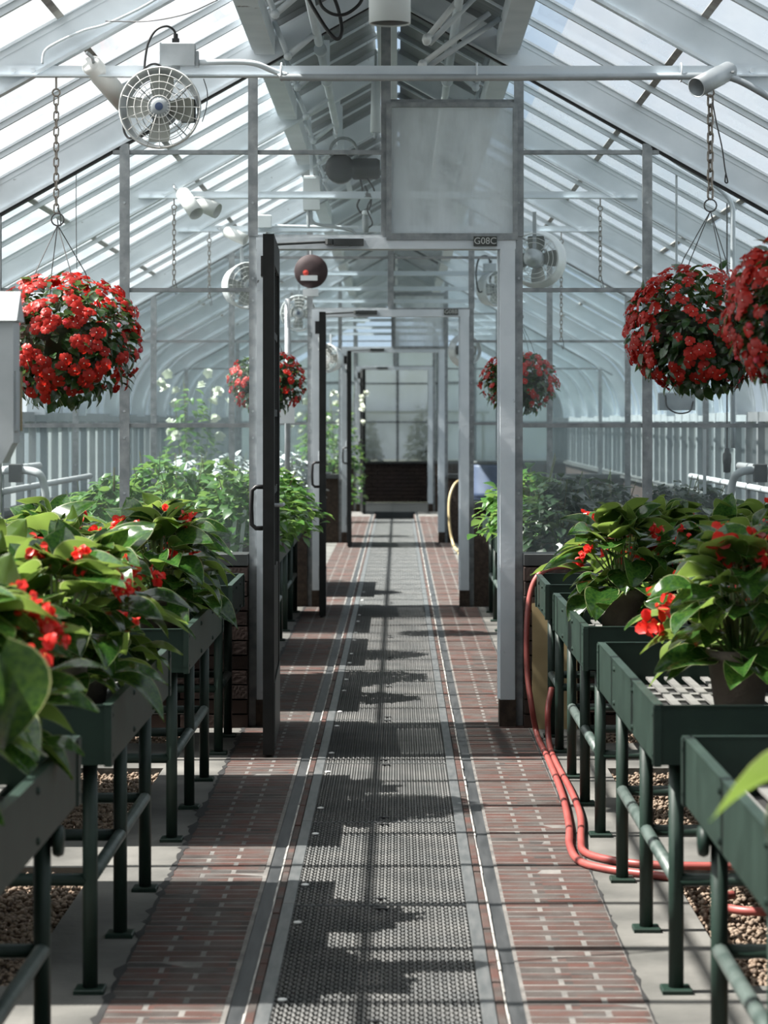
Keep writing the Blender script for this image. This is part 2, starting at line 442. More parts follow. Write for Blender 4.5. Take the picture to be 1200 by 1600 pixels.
# ================================================================== FLOOR
fl = MB()
Y0, Y1 = Y_BACK, 36.9
fl.box(-WALL_U + XC - .1, WALL_U + XC + .1, Y_BACK - .1, Y_END + .1, -.30, -.16)                 # deep base
floor = fl.build('floor', 'soil')
tag(floor, 'greenhouse floor of brick paving, concrete strips and a steel grate walkway', 'floor', kind='structure')
XF = -.05                                                  # centre line of the walkway
BENCH_SPANS = [(2.9, 5.19), (5.74, 7.39), (7.94, 9.5), (9.98, 10.75)]
beds = [(3.3, 5.33), (5.93, 7.5), (8.2, 9.65), (10.4, 10.85)]
for s in (-1, 1):
    def X(u0, u1): return tuple(sorted((XF + s * u0, XF + s * u1)))
    b = MB(); b.box(*X(.637, .88), Y0, Y1, -.16, 0)
    b.build('concrete_strip', 'concrete', floor)
    b = MB(); rr = random.Random(31 + s); v = []; f = []; yy = 4.5; k = 0
    while yy < 20:
        wd = abs(rr.gauss(0, .008)) * (1.5 if s < 0 else .4) + .002
        v += [(XF + s * (.637 - wd * rr.uniform(.2, .7)), yy, .0016), (XF + s * (.637 + wd), yy, .0016)]
        if k: f.append((2 * k - 2, 2 * k - 1, 2 * k + 1, 2 * k))
        k += 1; yy += rr.uniform(.02, .07)
    b.add(v, f).build('dirt_seam', 'dark_pit', floor)
    b = MB(); b.box(*X(.346, .637), Y0, Y1, -.16, -.0004)
    b.build('mortar_bed', 'mortar', floor)
    b = MB(); b.box(*X(.307, .346), Y0, Y1, -.16, -.004)
    b.build('steel_channel', 'channel', floor)
    b = MB()
    for k in range(150):
        y = 3 + k * .22
        b.cbox(*X(.302, .307 + random.uniform(-.001, .002)), y, y + .22, -.1, .002 + random.uniform(-.003, .003), .001)
    b.build('lime_joint', 'lime', floor, kind='stuff')
    b = MB()
    for k in range(160):
        y = 2.6 + k * .21
        b.cbox(*X(.281, .301), y, y + .203, -.12, .001 + random.uniform(-.002, .002), .002)
    b.build('border_brick_row', 'brick', floor, kind='stuff')
    # cross strips of concrete between gravel beds, and everything past them
    ys = [Y0] + [v for bd in beds for v in bd] + [Y1]
    for i in range(0, len(ys), 2):
        b = MB(); b.box(*X(.88, WALL_U + .1), ys[i], ys[i + 1], -.16, -.002)
        b.build('concrete_strip', 'concrete', floor)
    b = MB(); b.box(*X(1.62, WALL_U + .1), beds[0][0], beds[-1][1], -.16, -.003)
    b.build('concrete_strip', 'concrete', floor)
b = MB(); b.box(XF - .28, XF + .28, Y0, Y1, -.16, -.10)
b.build('drain_trench', 'dark_pit', floor)
b = MB(); b.box(-WALL_U + XC, WALL_U + XC, Y1, Y_END, -.16, 0)
b.build('concrete_slab', 'concrete_far', floor)
# bricks: two per row on each side, half and whole in turn
PITCH = .0635
full = [MB().cbox(0, .178, 0, .053, -.02, 0, .0012).mesh('brick', 'brick'), MB().cbox(0, .088, 0, .053, -.02, 0, .0012).mesh('brick_half', 'brick')]
nb = 0
far = {-1: MB(), 1: MB()}
for k in range(int((Y1 - 3.0) / PITCH)):
    y = 5.3 + k * PITCH if k < 470 else 5.3 - (k - 469) * PITCH
    for s in (-1, 1):
        x0 = XF + s * .355 if s > 0 else XF - .637
        order = (0, 1) if k % 2 else (1, 0)
        x = x0
        for w in order:
            wid = .178 if w == 0 else .088
            dz = random.uniform(.0, .0009)
            if nb < 300 and k < 75:
                o = put('brick', full[w], floor, (x, y + random.uniform(-.001, .001), dz), (random.uniform(-.006, .006), random.uniform(-.004, .004), random.uniform(-.008, .008)))
                nb += 1
            else:
                far[s].cbox(x, x + wid, y, y + .053, -.02, dz, .0012)
            x += wid + .013
for s in (-1, 1):
    far[s].build('brick_paving', 'brick', floor, kind='stuff')
# steel grate panels
def grate_mesh():
    b = MB(); W = .244; Ln = 1.42; pitch = .0102; seg = .022
    n = int(2 * W / pitch); ns = int(Ln / seg)
    for i in range(n + 1):
        cx = -W + i * pitch
        pts = []
        for j in range(ns + 1):
            ph = 1 if (i + j) % 2 else -1
            pts.append((cx + ph * pitch * .36, j * seg, ph))
        v = []; f = []
        for j, (x, y, ph) in enumerate(pts):
            z = .0015 * (1 if j % 2 else -1)
            hw = .0025
            v += [(x - hw, y, z - .0035), (x + hw, y, z + .0015), (x + hw, y, z - .0065)]
        for j in range(ns):
            a = j * 3; c = a + 3
            f += [(a, a + 1, c + 1, c), (a + 1, a + 2, c + 2, c + 1)]
        b.add(v, f)
    return b.mesh('mesh', 'grate_steel')
gmesh = grate_mesh()
gfr = MB()
for s in (-1, 1):
    x0, x1 = sorted((s * .244, s * .279))
    gfr.cbox(x0, x1, .002, 1.428, -.03, .003, .002)
gfr.box(-.244, .244, .002, .006, -.03, -.001).box(-.244, .244, 1.424, 1.428, -.03, -.001)
gfr_m = gfr.mesh('grate_panel', 'strip_steel')
slot = MB().box(-.017, .017, -.006, .006, -.002, .0045).mesh('lifting_slot', 'black')
clip = MB().lathe([(.012, 0), (.012, .003), (.006, .005), (0, .005)], 10).mesh('clip', 'lamp_white')
for k in range(22):
    y = 2.63 + 1.43 * k
    if y + 1.43 > Y1 + .4: break
    g = put('grate_panel', gfr_m, floor, (XF, y, 0))
    put('mesh', gmesh, g, (0, 0, 0), kind='stuff')
    if k < 12:
        for yy in (.072, 1.358):
            put('lifting_slot', slot, g, (random.uniform(-.004, .004), yy, 0))
        for yy in (.28, 1.17):
            put('clip', clip, g, (-.225, yy, .001))
# gravel beds
def gravel(name, s, label):
    rng = np.random.default_rng(5 if s < 0 else 9)
    ico = bpy.data.meshes.new('tmp')
    import bmesh
    bm = bmesh.new(); bmesh.ops.create_icosphere(bm, subdivisions=1, radius=1.0); bm.to_mesh(ico); bm.free()
    bv = np.array([v.co[:] for v in ico.vertices]); bf = np.array([p.vertices[:] for p in ico.polygons])
    bpy.data.meshes.remove(ico)
    pts = []
    for (a, c) in beds:
        n = int((c - a) * .72 * 5200)
        p = np.stack([rng.uniform(.885, 1.61, n), rng.uniform(a + .01, c - .01, n), rng.uniform(-.05, -.018, n)], 1)
        pts.append(p)
    P = np.concatenate(pts); P[:, 0] = XF + s * P[:, 0]
    n = len(P)
    sc = rng.uniform(.0065, .0115, (n, 1)) * rng.uniform(.65, 1.25, (n, 3)); sc[:, 2] *= .8
    an = rng.uniform(0, 6.28, n); ca, sa = np.cos(an), np.sin(an)
    jit = rng.uniform(.82, 1.15, (n, len(bv), 1))
    V = bv[None] * jit * sc[:, None, :]
    x = V[:, :, 0] * ca[:, None] - V[:, :, 1] * sa[:, None]; y = V[:, :, 0] * sa[:, None] + V[:, :, 1] * ca[:, None]
    V = np.stack([x, y, V[:, :, 2]], 2) + P[:, None, :]
    Fc = (bf[None] + (np.arange(n) * len(bv))[:, None, None]).reshape(-1, 3)
    me = bpy.data.meshes.new(name)
    me.vertices.add(n * len(bv)); me.vertices.foreach_set('co', V.reshape(-1))
    me.loops.add(len(Fc) * 3); me.loops.foreach_set('vertex_index', Fc.reshape(-1).astype(np.int32))
    me.polygons.add(len(Fc)); me.polygons.foreach_set('loop_start', np.arange(0, len(Fc) * 3, 3, dtype=np.int32))
    me.materials.append(M['gravel']); me.update(calc_edges=True); me.validate()
    return tag(put(name, me), label, 'gravel', kind='stuff')
gravel('gravel', -1, 'shaded brown pea gravel under the benches beside the dark door')
gravel('gravel', 1, 'sunlit tan pea gravel under the benches beside the red hose')
og = MB().box(-60, 60, -40, 110, -.45, -.35)
og.build('ground', 'ground_out'); tag(bpy.data.objects['ground'], 'plain ground outside the greenhouse walls', 'ground', kind='structure')

# ================================================================== ROOF
# profile of one slope as (u, z): straight, then the curved eave
R_E = .85; TL = R_E * math.tan(math.radians(30.4))
uT = WALL_U - TL * math.cos(math.atan(SLOPE)); zT = bar_z(uT); zE = bar_z(WALL_U) - TL
cxE, czE = WALL_U - R_E, zE
def prof(off=0.0, n=8):
    """offset outward from the underside of the bars"""
    nx, nz = math.sin(math.atan(SLOPE)), math.cos(math.atan(SLOPE))
    p = [(.04 + nx * off, bar_z(.04) + nz * off), (uT + nx * off, zT + nz * off)]
    a0 = math.atan2(zT - czE, uT - cxE)
    for i in range(1, n + 1):
        a = a0 * (1 - i / n)
        p.append((cxE + (R_E + off) * math.cos(a), czE + (R_E + off) * math.sin(a)))
    return p
def sweep(b, lo, hi, y0, y1, s, mi=0):
    v = []; f = []
    for (p, q) in zip(lo, hi):
        v += [(XC + s * p[0], y0, p[1]), (XC + s * q[0], y0, q[1]), (XC + s * q[0], y1, q[1]), (XC + s * p[0], y1, p[1])]
    k = len(lo)
    for i in range(k - 1):
        a, c = i * 4, i * 4 + 4
        for j in range(4):
            j2 = (j + 1) % 4
            f.append((a + j, a + j2, c + j2, c + j))
    f += [(3, 2, 1, 0), tuple((k - 1) * 4 + j for j in range(4))]
    return b.add(v, f, mi)
def sheet(b, p, s, mi=0):
    v = []; f = []
    for q in p: v += [(XC + s * q[0], -.29, q[1]), (XC + s * q[0], .29, q[1])]
    for i in range(len(p) - 1): f.append((2 * i, 2 * i + 1, 2 * i + 3, 2 * i + 2))
    return b.add(v, f, mi)
bar_m, raf_m, pane_ms = {}, {}, {}
def slope_pt(u, off):
    nx, nz = math.sin(math.atan(SLOPE)), math.cos(math.atan(SLOPE))
    return (u + nx * off, bar_z(u) + nz * off)
for s in (-1, 1):
    b = MB(); sweep(b, prof(0), prof(.024), -.011, .011, s); sweep(b, prof(.022), prof(.032), -.019, .019, s)
    bar_m[s] = b.mesh('glazing_bar', 'white_paint')
    b = MB(); sweep(b, prof(-.105), prof(.004), -.008, .008, s); sweep(b, prof(-.112), prof(-.10), -.022, .022, s)
    raf_m[s] = b.mesh('rafter', 'white_paint')
    for key, mt in (('w', 'glass_white' if s < 0 else 'glass_white_shaded'), ('t', 'glass_thin_white'), ('c', 'glass_clear'), ('h', 'glass_heavy')):
        rows = [(.60, 1.13), (1.12, 1.75), (1.74, uT)]
        for r, (u0, u1) in enumerate(rows):
            b = MB(); sl = .006 * (r % 2)
            if r == 0 and key != 'c':      # clear glass above the edge of the shading paint
                um = .74
                sheet(b, [slope_pt(u0, .026), slope_pt(um, .026)], s, 1)
                sheet(b, [slope_pt(um, .026), slope_pt(u1, .026)], s, 0)
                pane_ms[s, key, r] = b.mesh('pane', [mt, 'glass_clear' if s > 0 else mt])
            else:
                sheet(b, [slope_pt(u0, .026 + sl), slope_pt(u1, .026 + sl)], s)
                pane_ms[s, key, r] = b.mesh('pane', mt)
        b = MB(); sheet(b, prof(.026)[1:], s)
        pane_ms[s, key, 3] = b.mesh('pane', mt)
    b = MB(); sweep(b, [slope_pt(.05, .034), slope_pt(.52, .034)], [slope_pt(.05, .046), slope_pt(.52, .046)], -.29, .29, s)
    sweep(b, [slope_pt(.05, .01), slope_pt(.52, .01)], [slope_pt(.05, .034), slope_pt(.52, .034)], -.02 + .29, .29, s)
    pane_ms[s, 'v', 0] = b.mesh('vent_panel', 'vent_grey')
SECT = [(Y_BACK, D[0], 'w'), (D[0], D[1], 'w'), (D[1], D[2], 'c'), (D[2], D[3], 'c'), (D[3], Y_END, 'h')]
SEC_NAME = ['over the begonia benches', 'behind the first glass partition', 'of the third room with clear sky', 'of the fourth room', 'over the end room']
lap_m = {}
for s in (-1, 1):
    for i, u in enumerate((1.13, 1.745)):
        b = MB(); sweep(b, [slope_pt(u - .012, .022), slope_pt(u + .012, .022)], [slope_pt(u - .012, .032), slope_pt(u + .012, .032)], -.275, .275, s)
        lap_m[s, i] = b.mesh('lap_bar', 'lime')
for si, (ya, yb, key) in enumerate(SECT):
    n = round((yb - ya) / BAY)
    for s in (-1, 1):
        side = 'left' if s < 0 else 'right'
        roof = thing('roof_' + side, f'{"sunward" if s < 0 else "shaded"} slope of whitewashed glass roof {SEC_NAME[si]}' if si < 2 else f'{"sunward" if s < 0 else "shaded"} glass roof slope {SEC_NAME[si]}', 'roof', (0, 0, 0), kind='structure')
        for k in range(n + (1 if si == 4 else 0)):
            y = ya + k * BAY
            put('glazing_bar', bar_m[s], roof, (0, y, 0))
            if round((y - D[0]) / BAY) % 4 == 0:
                put('rafter', raf_m[s], roof, (0, y, 0))
        for k in range(n):
            y = ya + (k + .5) * BAY
            for r in range(4):
                put('pane', pane_ms[s, key, r], roof, (0, y, 0))
            put('vent_panel', pane_ms[s, 'v', 0], roof, (0, y, 0))
            for i in range(2):
                put('lap_bar', lap_m[s, i], roof, (0, y, 0))
        # purlin below the vents, ridge and eave plate
        b = MB(); x0, x1 = sorted((XC + s * .50, XC + s * .592))
        b.box(x0, x1, ya + .02, yb - .02, 3.03, 3.125)
        x0, x1 = sorted((XC + s * .592, XC + s * .604)); b.box(x0, x1, ya + .02, yb - .02, 3.05, 3.12)
        b.build('purlin', 'white_paint', roof)
        b = MB(); x0, x1 = sorted((XC + s * .001, XC + s * .05))
        b.box(x0, x1, ya + .01, yb - .01, 3.30, 3.47)
        b.build('ridge_beam', 'white_paint', roof)
        b = MB(); x0, x1 = sorted((XC + s * (WALL_U - .03), XC + s * (WALL_U + .06)))
        b.box(x0, x1, ya, yb, zE - .05, zE + .02)
        b.build('eave_plate', 'siding_post', roof)
# tie beams below the rafters
TIE_Z = 2.612
tie_ys = [y for k in range(-4, 14) for y in [D[0] + k * TRUSS] if min(abs(y - d) for d in D) > .3 and 3 < y < 36]
ORD = ['first', 'second', 'third', 'fourth', 'fifth', 'sixth', 'seventh', 'eighth', 'ninth', 'tenth', 'eleventh', 'twelfth', 'thirteenth']
for i, y in enumerate(tie_ys):
    b = MB(); b.box(XC - 1.37, XC + 1.37, y - .012, y + .012, TIE_Z - .012, TIE_Z + .024)
    b.box(XC - 1.37, XC + 1.37, y - .03, y + .012, TIE_Z - .016, TIE_Z - .010)
    o = b.build('beam', 'white_paint')
    tag(o, f'white steel tie beam under the roof, {ORD[i]} from the camera', 'beam', 'tie beams under the roof', 'structure')
    for sx in (-1, 1):
        for k in range(2):
            MB().lathe([(.009, 0), (.009, .008), (0, .008)], 6, axis='y').build('bolt', 'white_paint', o, loc=(XC + sx * (1.24 + .07 * k), y - .022, TIE_Z + .006))

# ================================================================== SIDE WALLS
for s in (-1, 1):
    side = 'left' if s < 0 else 'right'
    w = thing('wall_' + side, ('sunward ' if s < 0 else 'shaded ') + 'side wall of white posts, pale panels and low brick base', 'wall', kind='structure')
    def X(u0, u1): return tuple(sorted((XC + s * u0, XC + s * u1)))
    b = MB(); b.box(*X(WALL_U - .08, WALL_U + .12), Y_BACK, Y_END, 0, .74); b.build('brick_base', 'brick_dark', w)
    b = MB(); b.box(*X(WALL_U - .12, WALL_U + .14), Y_BACK, Y_END, .74, .775); b.build('sill', 'concrete_far', w)
    xw = XC + s * WALL_U
    pan = {k: MB().add([(xw, 0, .775), (xw, BAY - .06, .775), (xw, BAY - .06, zE - .05), (xw, 0, zE - .05)], [(0, 1, 2, 3)]).mesh('panel', k) for k in ('siding', 'siding_blue')}
    pos = MB().box(*X(WALL_U - .05, WALL_U + .03), -.035, .035, .775, zE - .05).mesh('post', 'siding_post')
    k = 0; y = 8.0
    rr = random.Random(3)
    while y < Y_END - .5:
        put('panel', pan['siding_blue' if k % 4 < 2 else 'siding'], w, (0, y + .03, 0))
        put('post', pos, w, (0, y, 0), scale=(1, 1 if k % 2 == 0 else .35, 1)); y += BAY; k += 1
    b = MB(); b.add([(xw, Y_BACK, .775), (xw, 8.0, .775), (xw, 8.0, zE - .05), (xw, Y_BACK, zE - .05)], [(0, 1, 2, 3)]); b.build('panel', 'siding', w)
# wall behind the camera
b = MB()
b.prism([(XC - WALL_U, 0), (XC + WALL_U, 0), (XC + WALL_U, zE + .1), (XC + uT, zT), (XC, RIDGE), (XC - uT, zT), (XC - WALL_U, zE + .1)], Y_BACK - .05, Y_BACK)
o = b.build('wall_back', 'siding_post'); tag(o, 'pale gable wall closing the greenhouse behind the camera', 'wall', kind='structure')

# ================================================================== PARTITIONS
RAF_LOW = RIDGE - .125
def roofline(u): return RAF_LOW - SLOPE * u
POST_U = [.60, 1.18, 1.76, 2.34]
H_HEAD0, H_HEAD1 = 2.151, 2.203
R_TOP, R_A, R_B, R_C, R_SILL = 2.811, 2.591, 1.968, 1.355, .757
brick_w = MB().box(0, .195, -.055, .0, 0, .058).mesh('brick', 'brick_dark')
def cell_pane(parent, x0, x1, z0, z1, y, mt, inset=.004):
    poly = [(x0 + inset, z0 + inset), (x1 - inset, z0 + inset), (x1 - inset, z1 - inset), (x0 + inset, z1 - inset)]
    poly = cut(poly, SLOPE, 1, RAF_LOW + SLOPE * XC - .01)
    poly = cut(poly, -SLOPE, 1, RAF_LOW - SLOPE * XC - .01) if len(poly) > 2 else poly
    if len(poly) < 3: return
    ar = abs(sum(poly[i][0] * poly[(i + 1) % len(poly)][1] - poly[(i + 1) % len(poly)][0] * poly[i][1] for i in range(len(poly)))) / 2
    if ar < .002: return
    MB().add([(p[0], y + .012, p[1]) for p in poly], [tuple(range(len(poly)))]).build('pane', mt, parent)
PART_LAB = ['first glass partition with white door frame between the begonia benches', 'second glass partition seen through the first doorway', 'third glass partition seen through two doorways', 'farthest glass partition before the brick end wall']
def partition(i):
    y = D[i]
    w = thing('wall_partition', PART_LAB[i], 'partition', (0, 0, 0), kind='structure')
    near = i < 2
    for s in (-1, 1):
        for k, u in enumerate(POST_U):
            xp = XC + s * u
            top = roofline(u) - .004
            b = MB(); b.box(xp - .018, xp + .018, y - .02, y + .03, 0 if k == 0 else R_SILL, top)
            b.box(xp - .022, xp + .022, y - .026, y - .02, R_SILL if k else 2.21, top - .02)
            o = b.build('post', 'galv', w)
            if near:
                for zz in (1.05, 1.30, 1.42, 1.66, 1.92, 2.02, 2.36):
                    if zz < top - .05: MB().lathe([(.006, 0), (.006, .003), (0, .004)], 6, axis='y').build('screw', 'grey_steel', o, loc=(xp, y - .0295, zz))
        # angled head rail under the rafter
        a = Vector((XC + s * .02, y + .005, RAF_LOW - .012)); c = Vector((XC + s * (WALL_U - .2), y + .005, roofline(WALL_U - .2) - .012))
        MB().bar(a, c, .03, .016).build('head_rail', 'black' if i == 0 else 'galv', w)
        us = [.0] + POST_U + [WALL_U]
        for k in range(4):
            x0, x1 = sorted((XC + s * (us[k + 1] + .018), XC + s * (us[k + 2] - .018)))
            if k == 3: x0, x1 = sorted((XC + s * (us[4] + .018), XC + s * (WALL_U - .03)))
            levels = [R_SILL + .02]
            for zz in (R_C, R_B, R_A):
                umid = us[k + 1]
                if zz < roofline(umid) - .03:
                    # rail stops where it meets the roof
                    ue = min(us[k + 2] - .018, (RAF_LOW - zz) / SLOPE - .02)
                    xa, xb = sorted((XC + s * (us[k + 1] + .018), XC + s * ue))
                    MB().box(xa, xb, y - .012, y + .02, zz - .009, zz + .009).build('rail', 'galv', w)
                    levels.append(zz)
            levels.append(4.0)
            for q in range(len(levels) - 1):
                cell_pane(w, x0, x1, levels[q], levels[q + 1], y, 'glass_dusty' if q == 0 and i < 2 else 'glass_partition')
        # brick base with sill
        xa, xb = sorted((XC + s * .62, XC + s * (WALL_U - .08)))
        MB().box(xa, xb, y - .05, y + .08, 0, R_SILL - .03).build('base_core', 'soil', w)
        MB().box(xa - .0, xb, y - .10, y + .12, R_SILL - .03, R_SILL + .02).build('sill', 'dark_motor', w)
        if i == 0:
            st = MB()
            for r in range(11):
                for q in range(10):
                    x = .62 + q * .206 + (.103 if r % 2 else 0) - .1
                    if x < .62: x0b, wd = .62, .195 - (.62 - x)
                    else: x0b, wd = x, .195
                    if x0b + wd > WALL_U - .08: continue
                    xl = XC + s * x0b if s > 0 else XC - x0b - wd
                    if q < 4:
                        o = put('brick', brick_w, w, (xl, y - .05 + random.uniform(-.003, .003), r * .066)); o.scale = (wd / .195, 1, 1)
                    else:
                        st.box(xl, xl + wd, y - .105, y - .05, r * .066, r * .066 + .058)
            st.build('brickwork', 'brick_dark', w, kind='stuff')
    # centre post and transoms
    b = MB(); b.box(XC - .022, XC + .022, y - .02, y + .03, H_HEAD1, RAF_LOW - .01); b.build('post', 'galv', w)
    frost = i in (0, 2)
    for s in (-1, 1):
        x0, x1 = sorted((XC + s * .022, XC + s * .582))
        if frost and s > 0:
            yf = y - .037
            fr = MB(); fr.box(x0 - .02, x1 + .012, yf - .015, yf + .01, H_HEAD1 - .012, H_HEAD1 + .018).box(x0 - .02, x1 + .012, yf - .015, yf + .01, R_TOP - .022, R_TOP)
            fr.box(x0 - .02, x0 + .004, yf - .015, yf + .01, H_HEAD1 + .018, R_TOP - .022).box(x1 - .010, x1 + .012, yf - .015, yf + .01, H_HEAD1 + .018, R_TOP - .022)
            o = fr.build('transom_frame', 'galv', w)
            cell_pane(w, x0, x1 - .006, H_HEAD1 + .014, R_TOP - .018, yf - .014, 'glass_frost')
            MB().box(x0, x1, y - .012, y + .02, R_TOP, R_TOP + .018).build('rail', 'galv', w)
            cell_pane(w, x0, x1, R_TOP + .018, 4, y, 'glass_partition')
        else:
            MB().box(x0, x1, y - .012, y + .02, R_A - .009, R_A + .009).build('rail', 'galv', w)
            MB().box(x0, x1, y - .02, y + .02, H_HEAD1, H_HEAD1 + .014).build('rail', 'galv', w)
            cell_pane(w, x0, x1, H_HEAD1 + .014, R_A - .009, y, 'glass_partition')
            cell_pane(w, x0, x1, R_A + .009, 4, y, 'glass_partition')
    # white door frame
    fr = MB(); fr.box(XC - .585, XC + .585, y - .045, y + .07, H_HEAD0, H_HEAD1); fr.build('door_head', 'white_paint', w)
    for s in (-1, 1):
        x0, x1 = sorted((XC + s * .515, XC + s * .582))
        j = MB(); j.box(x0, x1, y - .045, y + .07, .12, H_HEAD0)
        j.box(*sorted((XC + s * .505, XC + s * .52)), y + .0, y + .04, .12, H_HEAD0)
        j.build('door_jamb', 'white_paint', w)
        MB().box(x0 - .004, x1 + .004, y - .05, y + .075, 0, .12).build('jamb_base', 'soil', w)
    # closer body on the head
    b = MB(); b.box(XC - .235, XC - .10, y - .075, y - .045, 2.165, 2.195); b.box(XC - .265, XC - .235, y - .07, y - .05, 2.172, 2.192)
    b.tube([(XC - .255, y - .06, 2.182), (XC - .52, y - .11, 2.165)], .006, 6)
    b.lathe([(.02, -.012), (.02, .012)], 10, c=(XC - .255, y - .06, 2.182)); b.build('door_closer', 'dark_motor', w)
    return w
parts = [partition(i) for i in range(4)]
# number plates on the first two door heads
for i, txt in ((0, 'G08C'), (1, 'G08B')):
    x1 = XC + .50 - (.0 if i == 0 else .0)
    pl = MB().box(x1 - .105, x1, D[i] - .056, D[i] - .046, 2.163, 2.207).build('number_plate', 'sign_plate')
    tag(pl, f'dark number plate reading {txt} on white door head', 'sign')
    cu = bpy.data.curves.new('lettering', 'FONT'); cu.body = txt; cu.size = .042; cu.align_x = 'CENTER'; cu.align_y = 'CENTER'; cu.extrude = .0006
    cu.materials.append(M['sign_text'])
    tmp = bpy.data.objects.new('tmp', cu); COL.objects.link(tmp)
    me = bpy.data.meshes.new_from_object(tmp); bpy.data.objects.remove(tmp)
    put('lettering', me, pl, (x1 - .0525, D[i] - .0570, 2.185), (math.pi / 2, 0, 0))

# ================================================================== END WALL
y = Y_END
we = thing('wall_end', 'brick end wall with frosted panes and dark plant shadows behind', 'wall', kind='structure')
MB().box(XC - WALL_U, XC + WALL_U, y + .055, y + .2, 0, .66).build('base_core', 'mortar', we)
b = MB()
for r in range(10):
    for q in range(26):
        x = XC - 2.65 + q * .206 + (.103 if r % 2 else 0)
        b.box(x, x + .194, y + random.uniform(-.004, .004), y + .055, r * .066 + .004, r * .066 + .061)
b.build('brickwork', 'brick_dark', we, kind='stuff')
MB().box(XC - WALL_U, XC + WALL_U, y - .05, y + .2, .66, .70).build('sill', 'dark_motor', we)
for xx in (-2.1, -1.4, -.70, -.01, .66, 1.3, 1.95):
    MB().box(xx - .02, xx + .02, y, y + .05, .70, min(2.9, roofline(abs(xx - XC)))).build('post', 'galv', we)
    MB()
for zz in (1.36, 2.01, 2.62):
    ww = min(WALL_U - .1, (RAF_LOW - zz) / SLOPE)
    MB().box(XC - ww, XC + ww, y, y + .04, zz - .012, zz + .012).build('rail', 'galv', we)
poly = [(-WALL_U + XC, .70), (WALL_U + XC, .70), (WALL_U + XC, zE), (XC + uT, roofline(uT)), (XC, RAF_LOW), (XC - uT, roofline(uT)), (-WALL_U + XC, zE)]
xs = [-WALL_U, -2.1, -1.4, -.70, -.01, .66, 1.3, 1.95, WALL_U]
for k in range(8):
    for (z0, z1) in ((.70, 1.36), (1.36, 2.01), (2.01, 2.62)):
        cell_pane(we, xs[k], xs[k + 1], z0, z1, y + .02, 'glass_end')
# a bench shelf and dark shrubs outside the end wall, seen as shadows through the frosted glass

# ================================================================== DOORS
def door(i, ang, label):
    y = D[i]
    hx = XC - .524
    d = thing(f'door_{i+1}', label, 'door', (hx, y - .05, 0), (0, 0, -math.pi / 2 + math.radians(ang)), kind='structure')
    W = 1.02; T = .046; H = 2.14
    # local: x along the width from the hinge, y thickness
    for x0 in (0, W - .11):
        MB().box(x0, x0 + .11, 0, T, .012, H).build('stile', 'dark_door', d)
    MB().box(.11, W - .11, 0, T, H - .12, H).build('rail', 'dark_door', d)
    MB().box(.11, W - .11, .004, T - .004, .012, .75).build('kick_panel', 'dark_door', d)
    MB().box(.05, W - .05, T, T + .003, .03, .30).build('kick_plate', 'dark_motor', d)
    for zz in (1.08, 1.41, 1.74):
        MB().box(.11, W - .11, .008, T - .008, zz - .015, zz + .015).build('rail', 'dark_door', d)
    for xx in (.11 + .266, .11 + .533):
        MB().box(xx - .012, xx + .012, .008, T - .008, .75, H - .12).build('muntin', 'dark_door', d)
    zs = [.75, 1.08, 1.41, 1.74, H - .12]; xs_ = [.11, .376, .643, W - .11]
    for q in range(4):
        for r in range(3):
            MB().add([(xs_[r] + .01, T / 2, zs[q] + .014), (xs_[r + 1] - .01, T / 2, zs[q] + .014), (xs_[r + 1] - .01, T / 2, zs[q + 1] - .014), (xs_[r] + .01, T / 2, zs[q + 1] - .014)], [(0, 1, 2, 3)]).build('pane', 'glass_partition', d)
    # pull handle on the outer face
    hz = 1.02 if i == 0 else 1.0
    p = [(W - .06, 0, hz - .085), (W - .06, -.03, hz - .085), (W - .06, -.047, hz - .07), (W - .06, -.05, hz), (W - .06, -.047, hz + .07), (W - .06, -.03, hz + .085), (W - .06, 0, hz + .085)]
    MB().tube(p, .0095, 8).build('pull_handle', 'black', d, smooth=True)
    MB().tube([(W - .06, T, hz + .01), (W - .06, T + .03, hz + .01), (W - .16, T + .035, hz + .01)], .008, 8).build('lever', 'grey_steel', d)
    b = MB(); b.box(.03, .14, -.035, 0, H - .12, H - .03); b.build('hinge_bracket', 'black', d)
    for zz in (.25, 1.1, 1.95):
        MB().tube([(-.008, -.004, zz - .05), (-.008, -.004, zz + .05)], .009, 8).build('hinge', 'grey_steel', d)
door(0, 1.5, 'near dark open door with black pull handle, hinged on the first white frame')
door(1, 1.5, 'open dark door of the second glass partition, seen through the first doorway')
door(2, 1.5, 'open dark glazed door of the third partition beside white blossoms')
door(3, 3, 'farthest open dark glazed door in front of brick end wall')

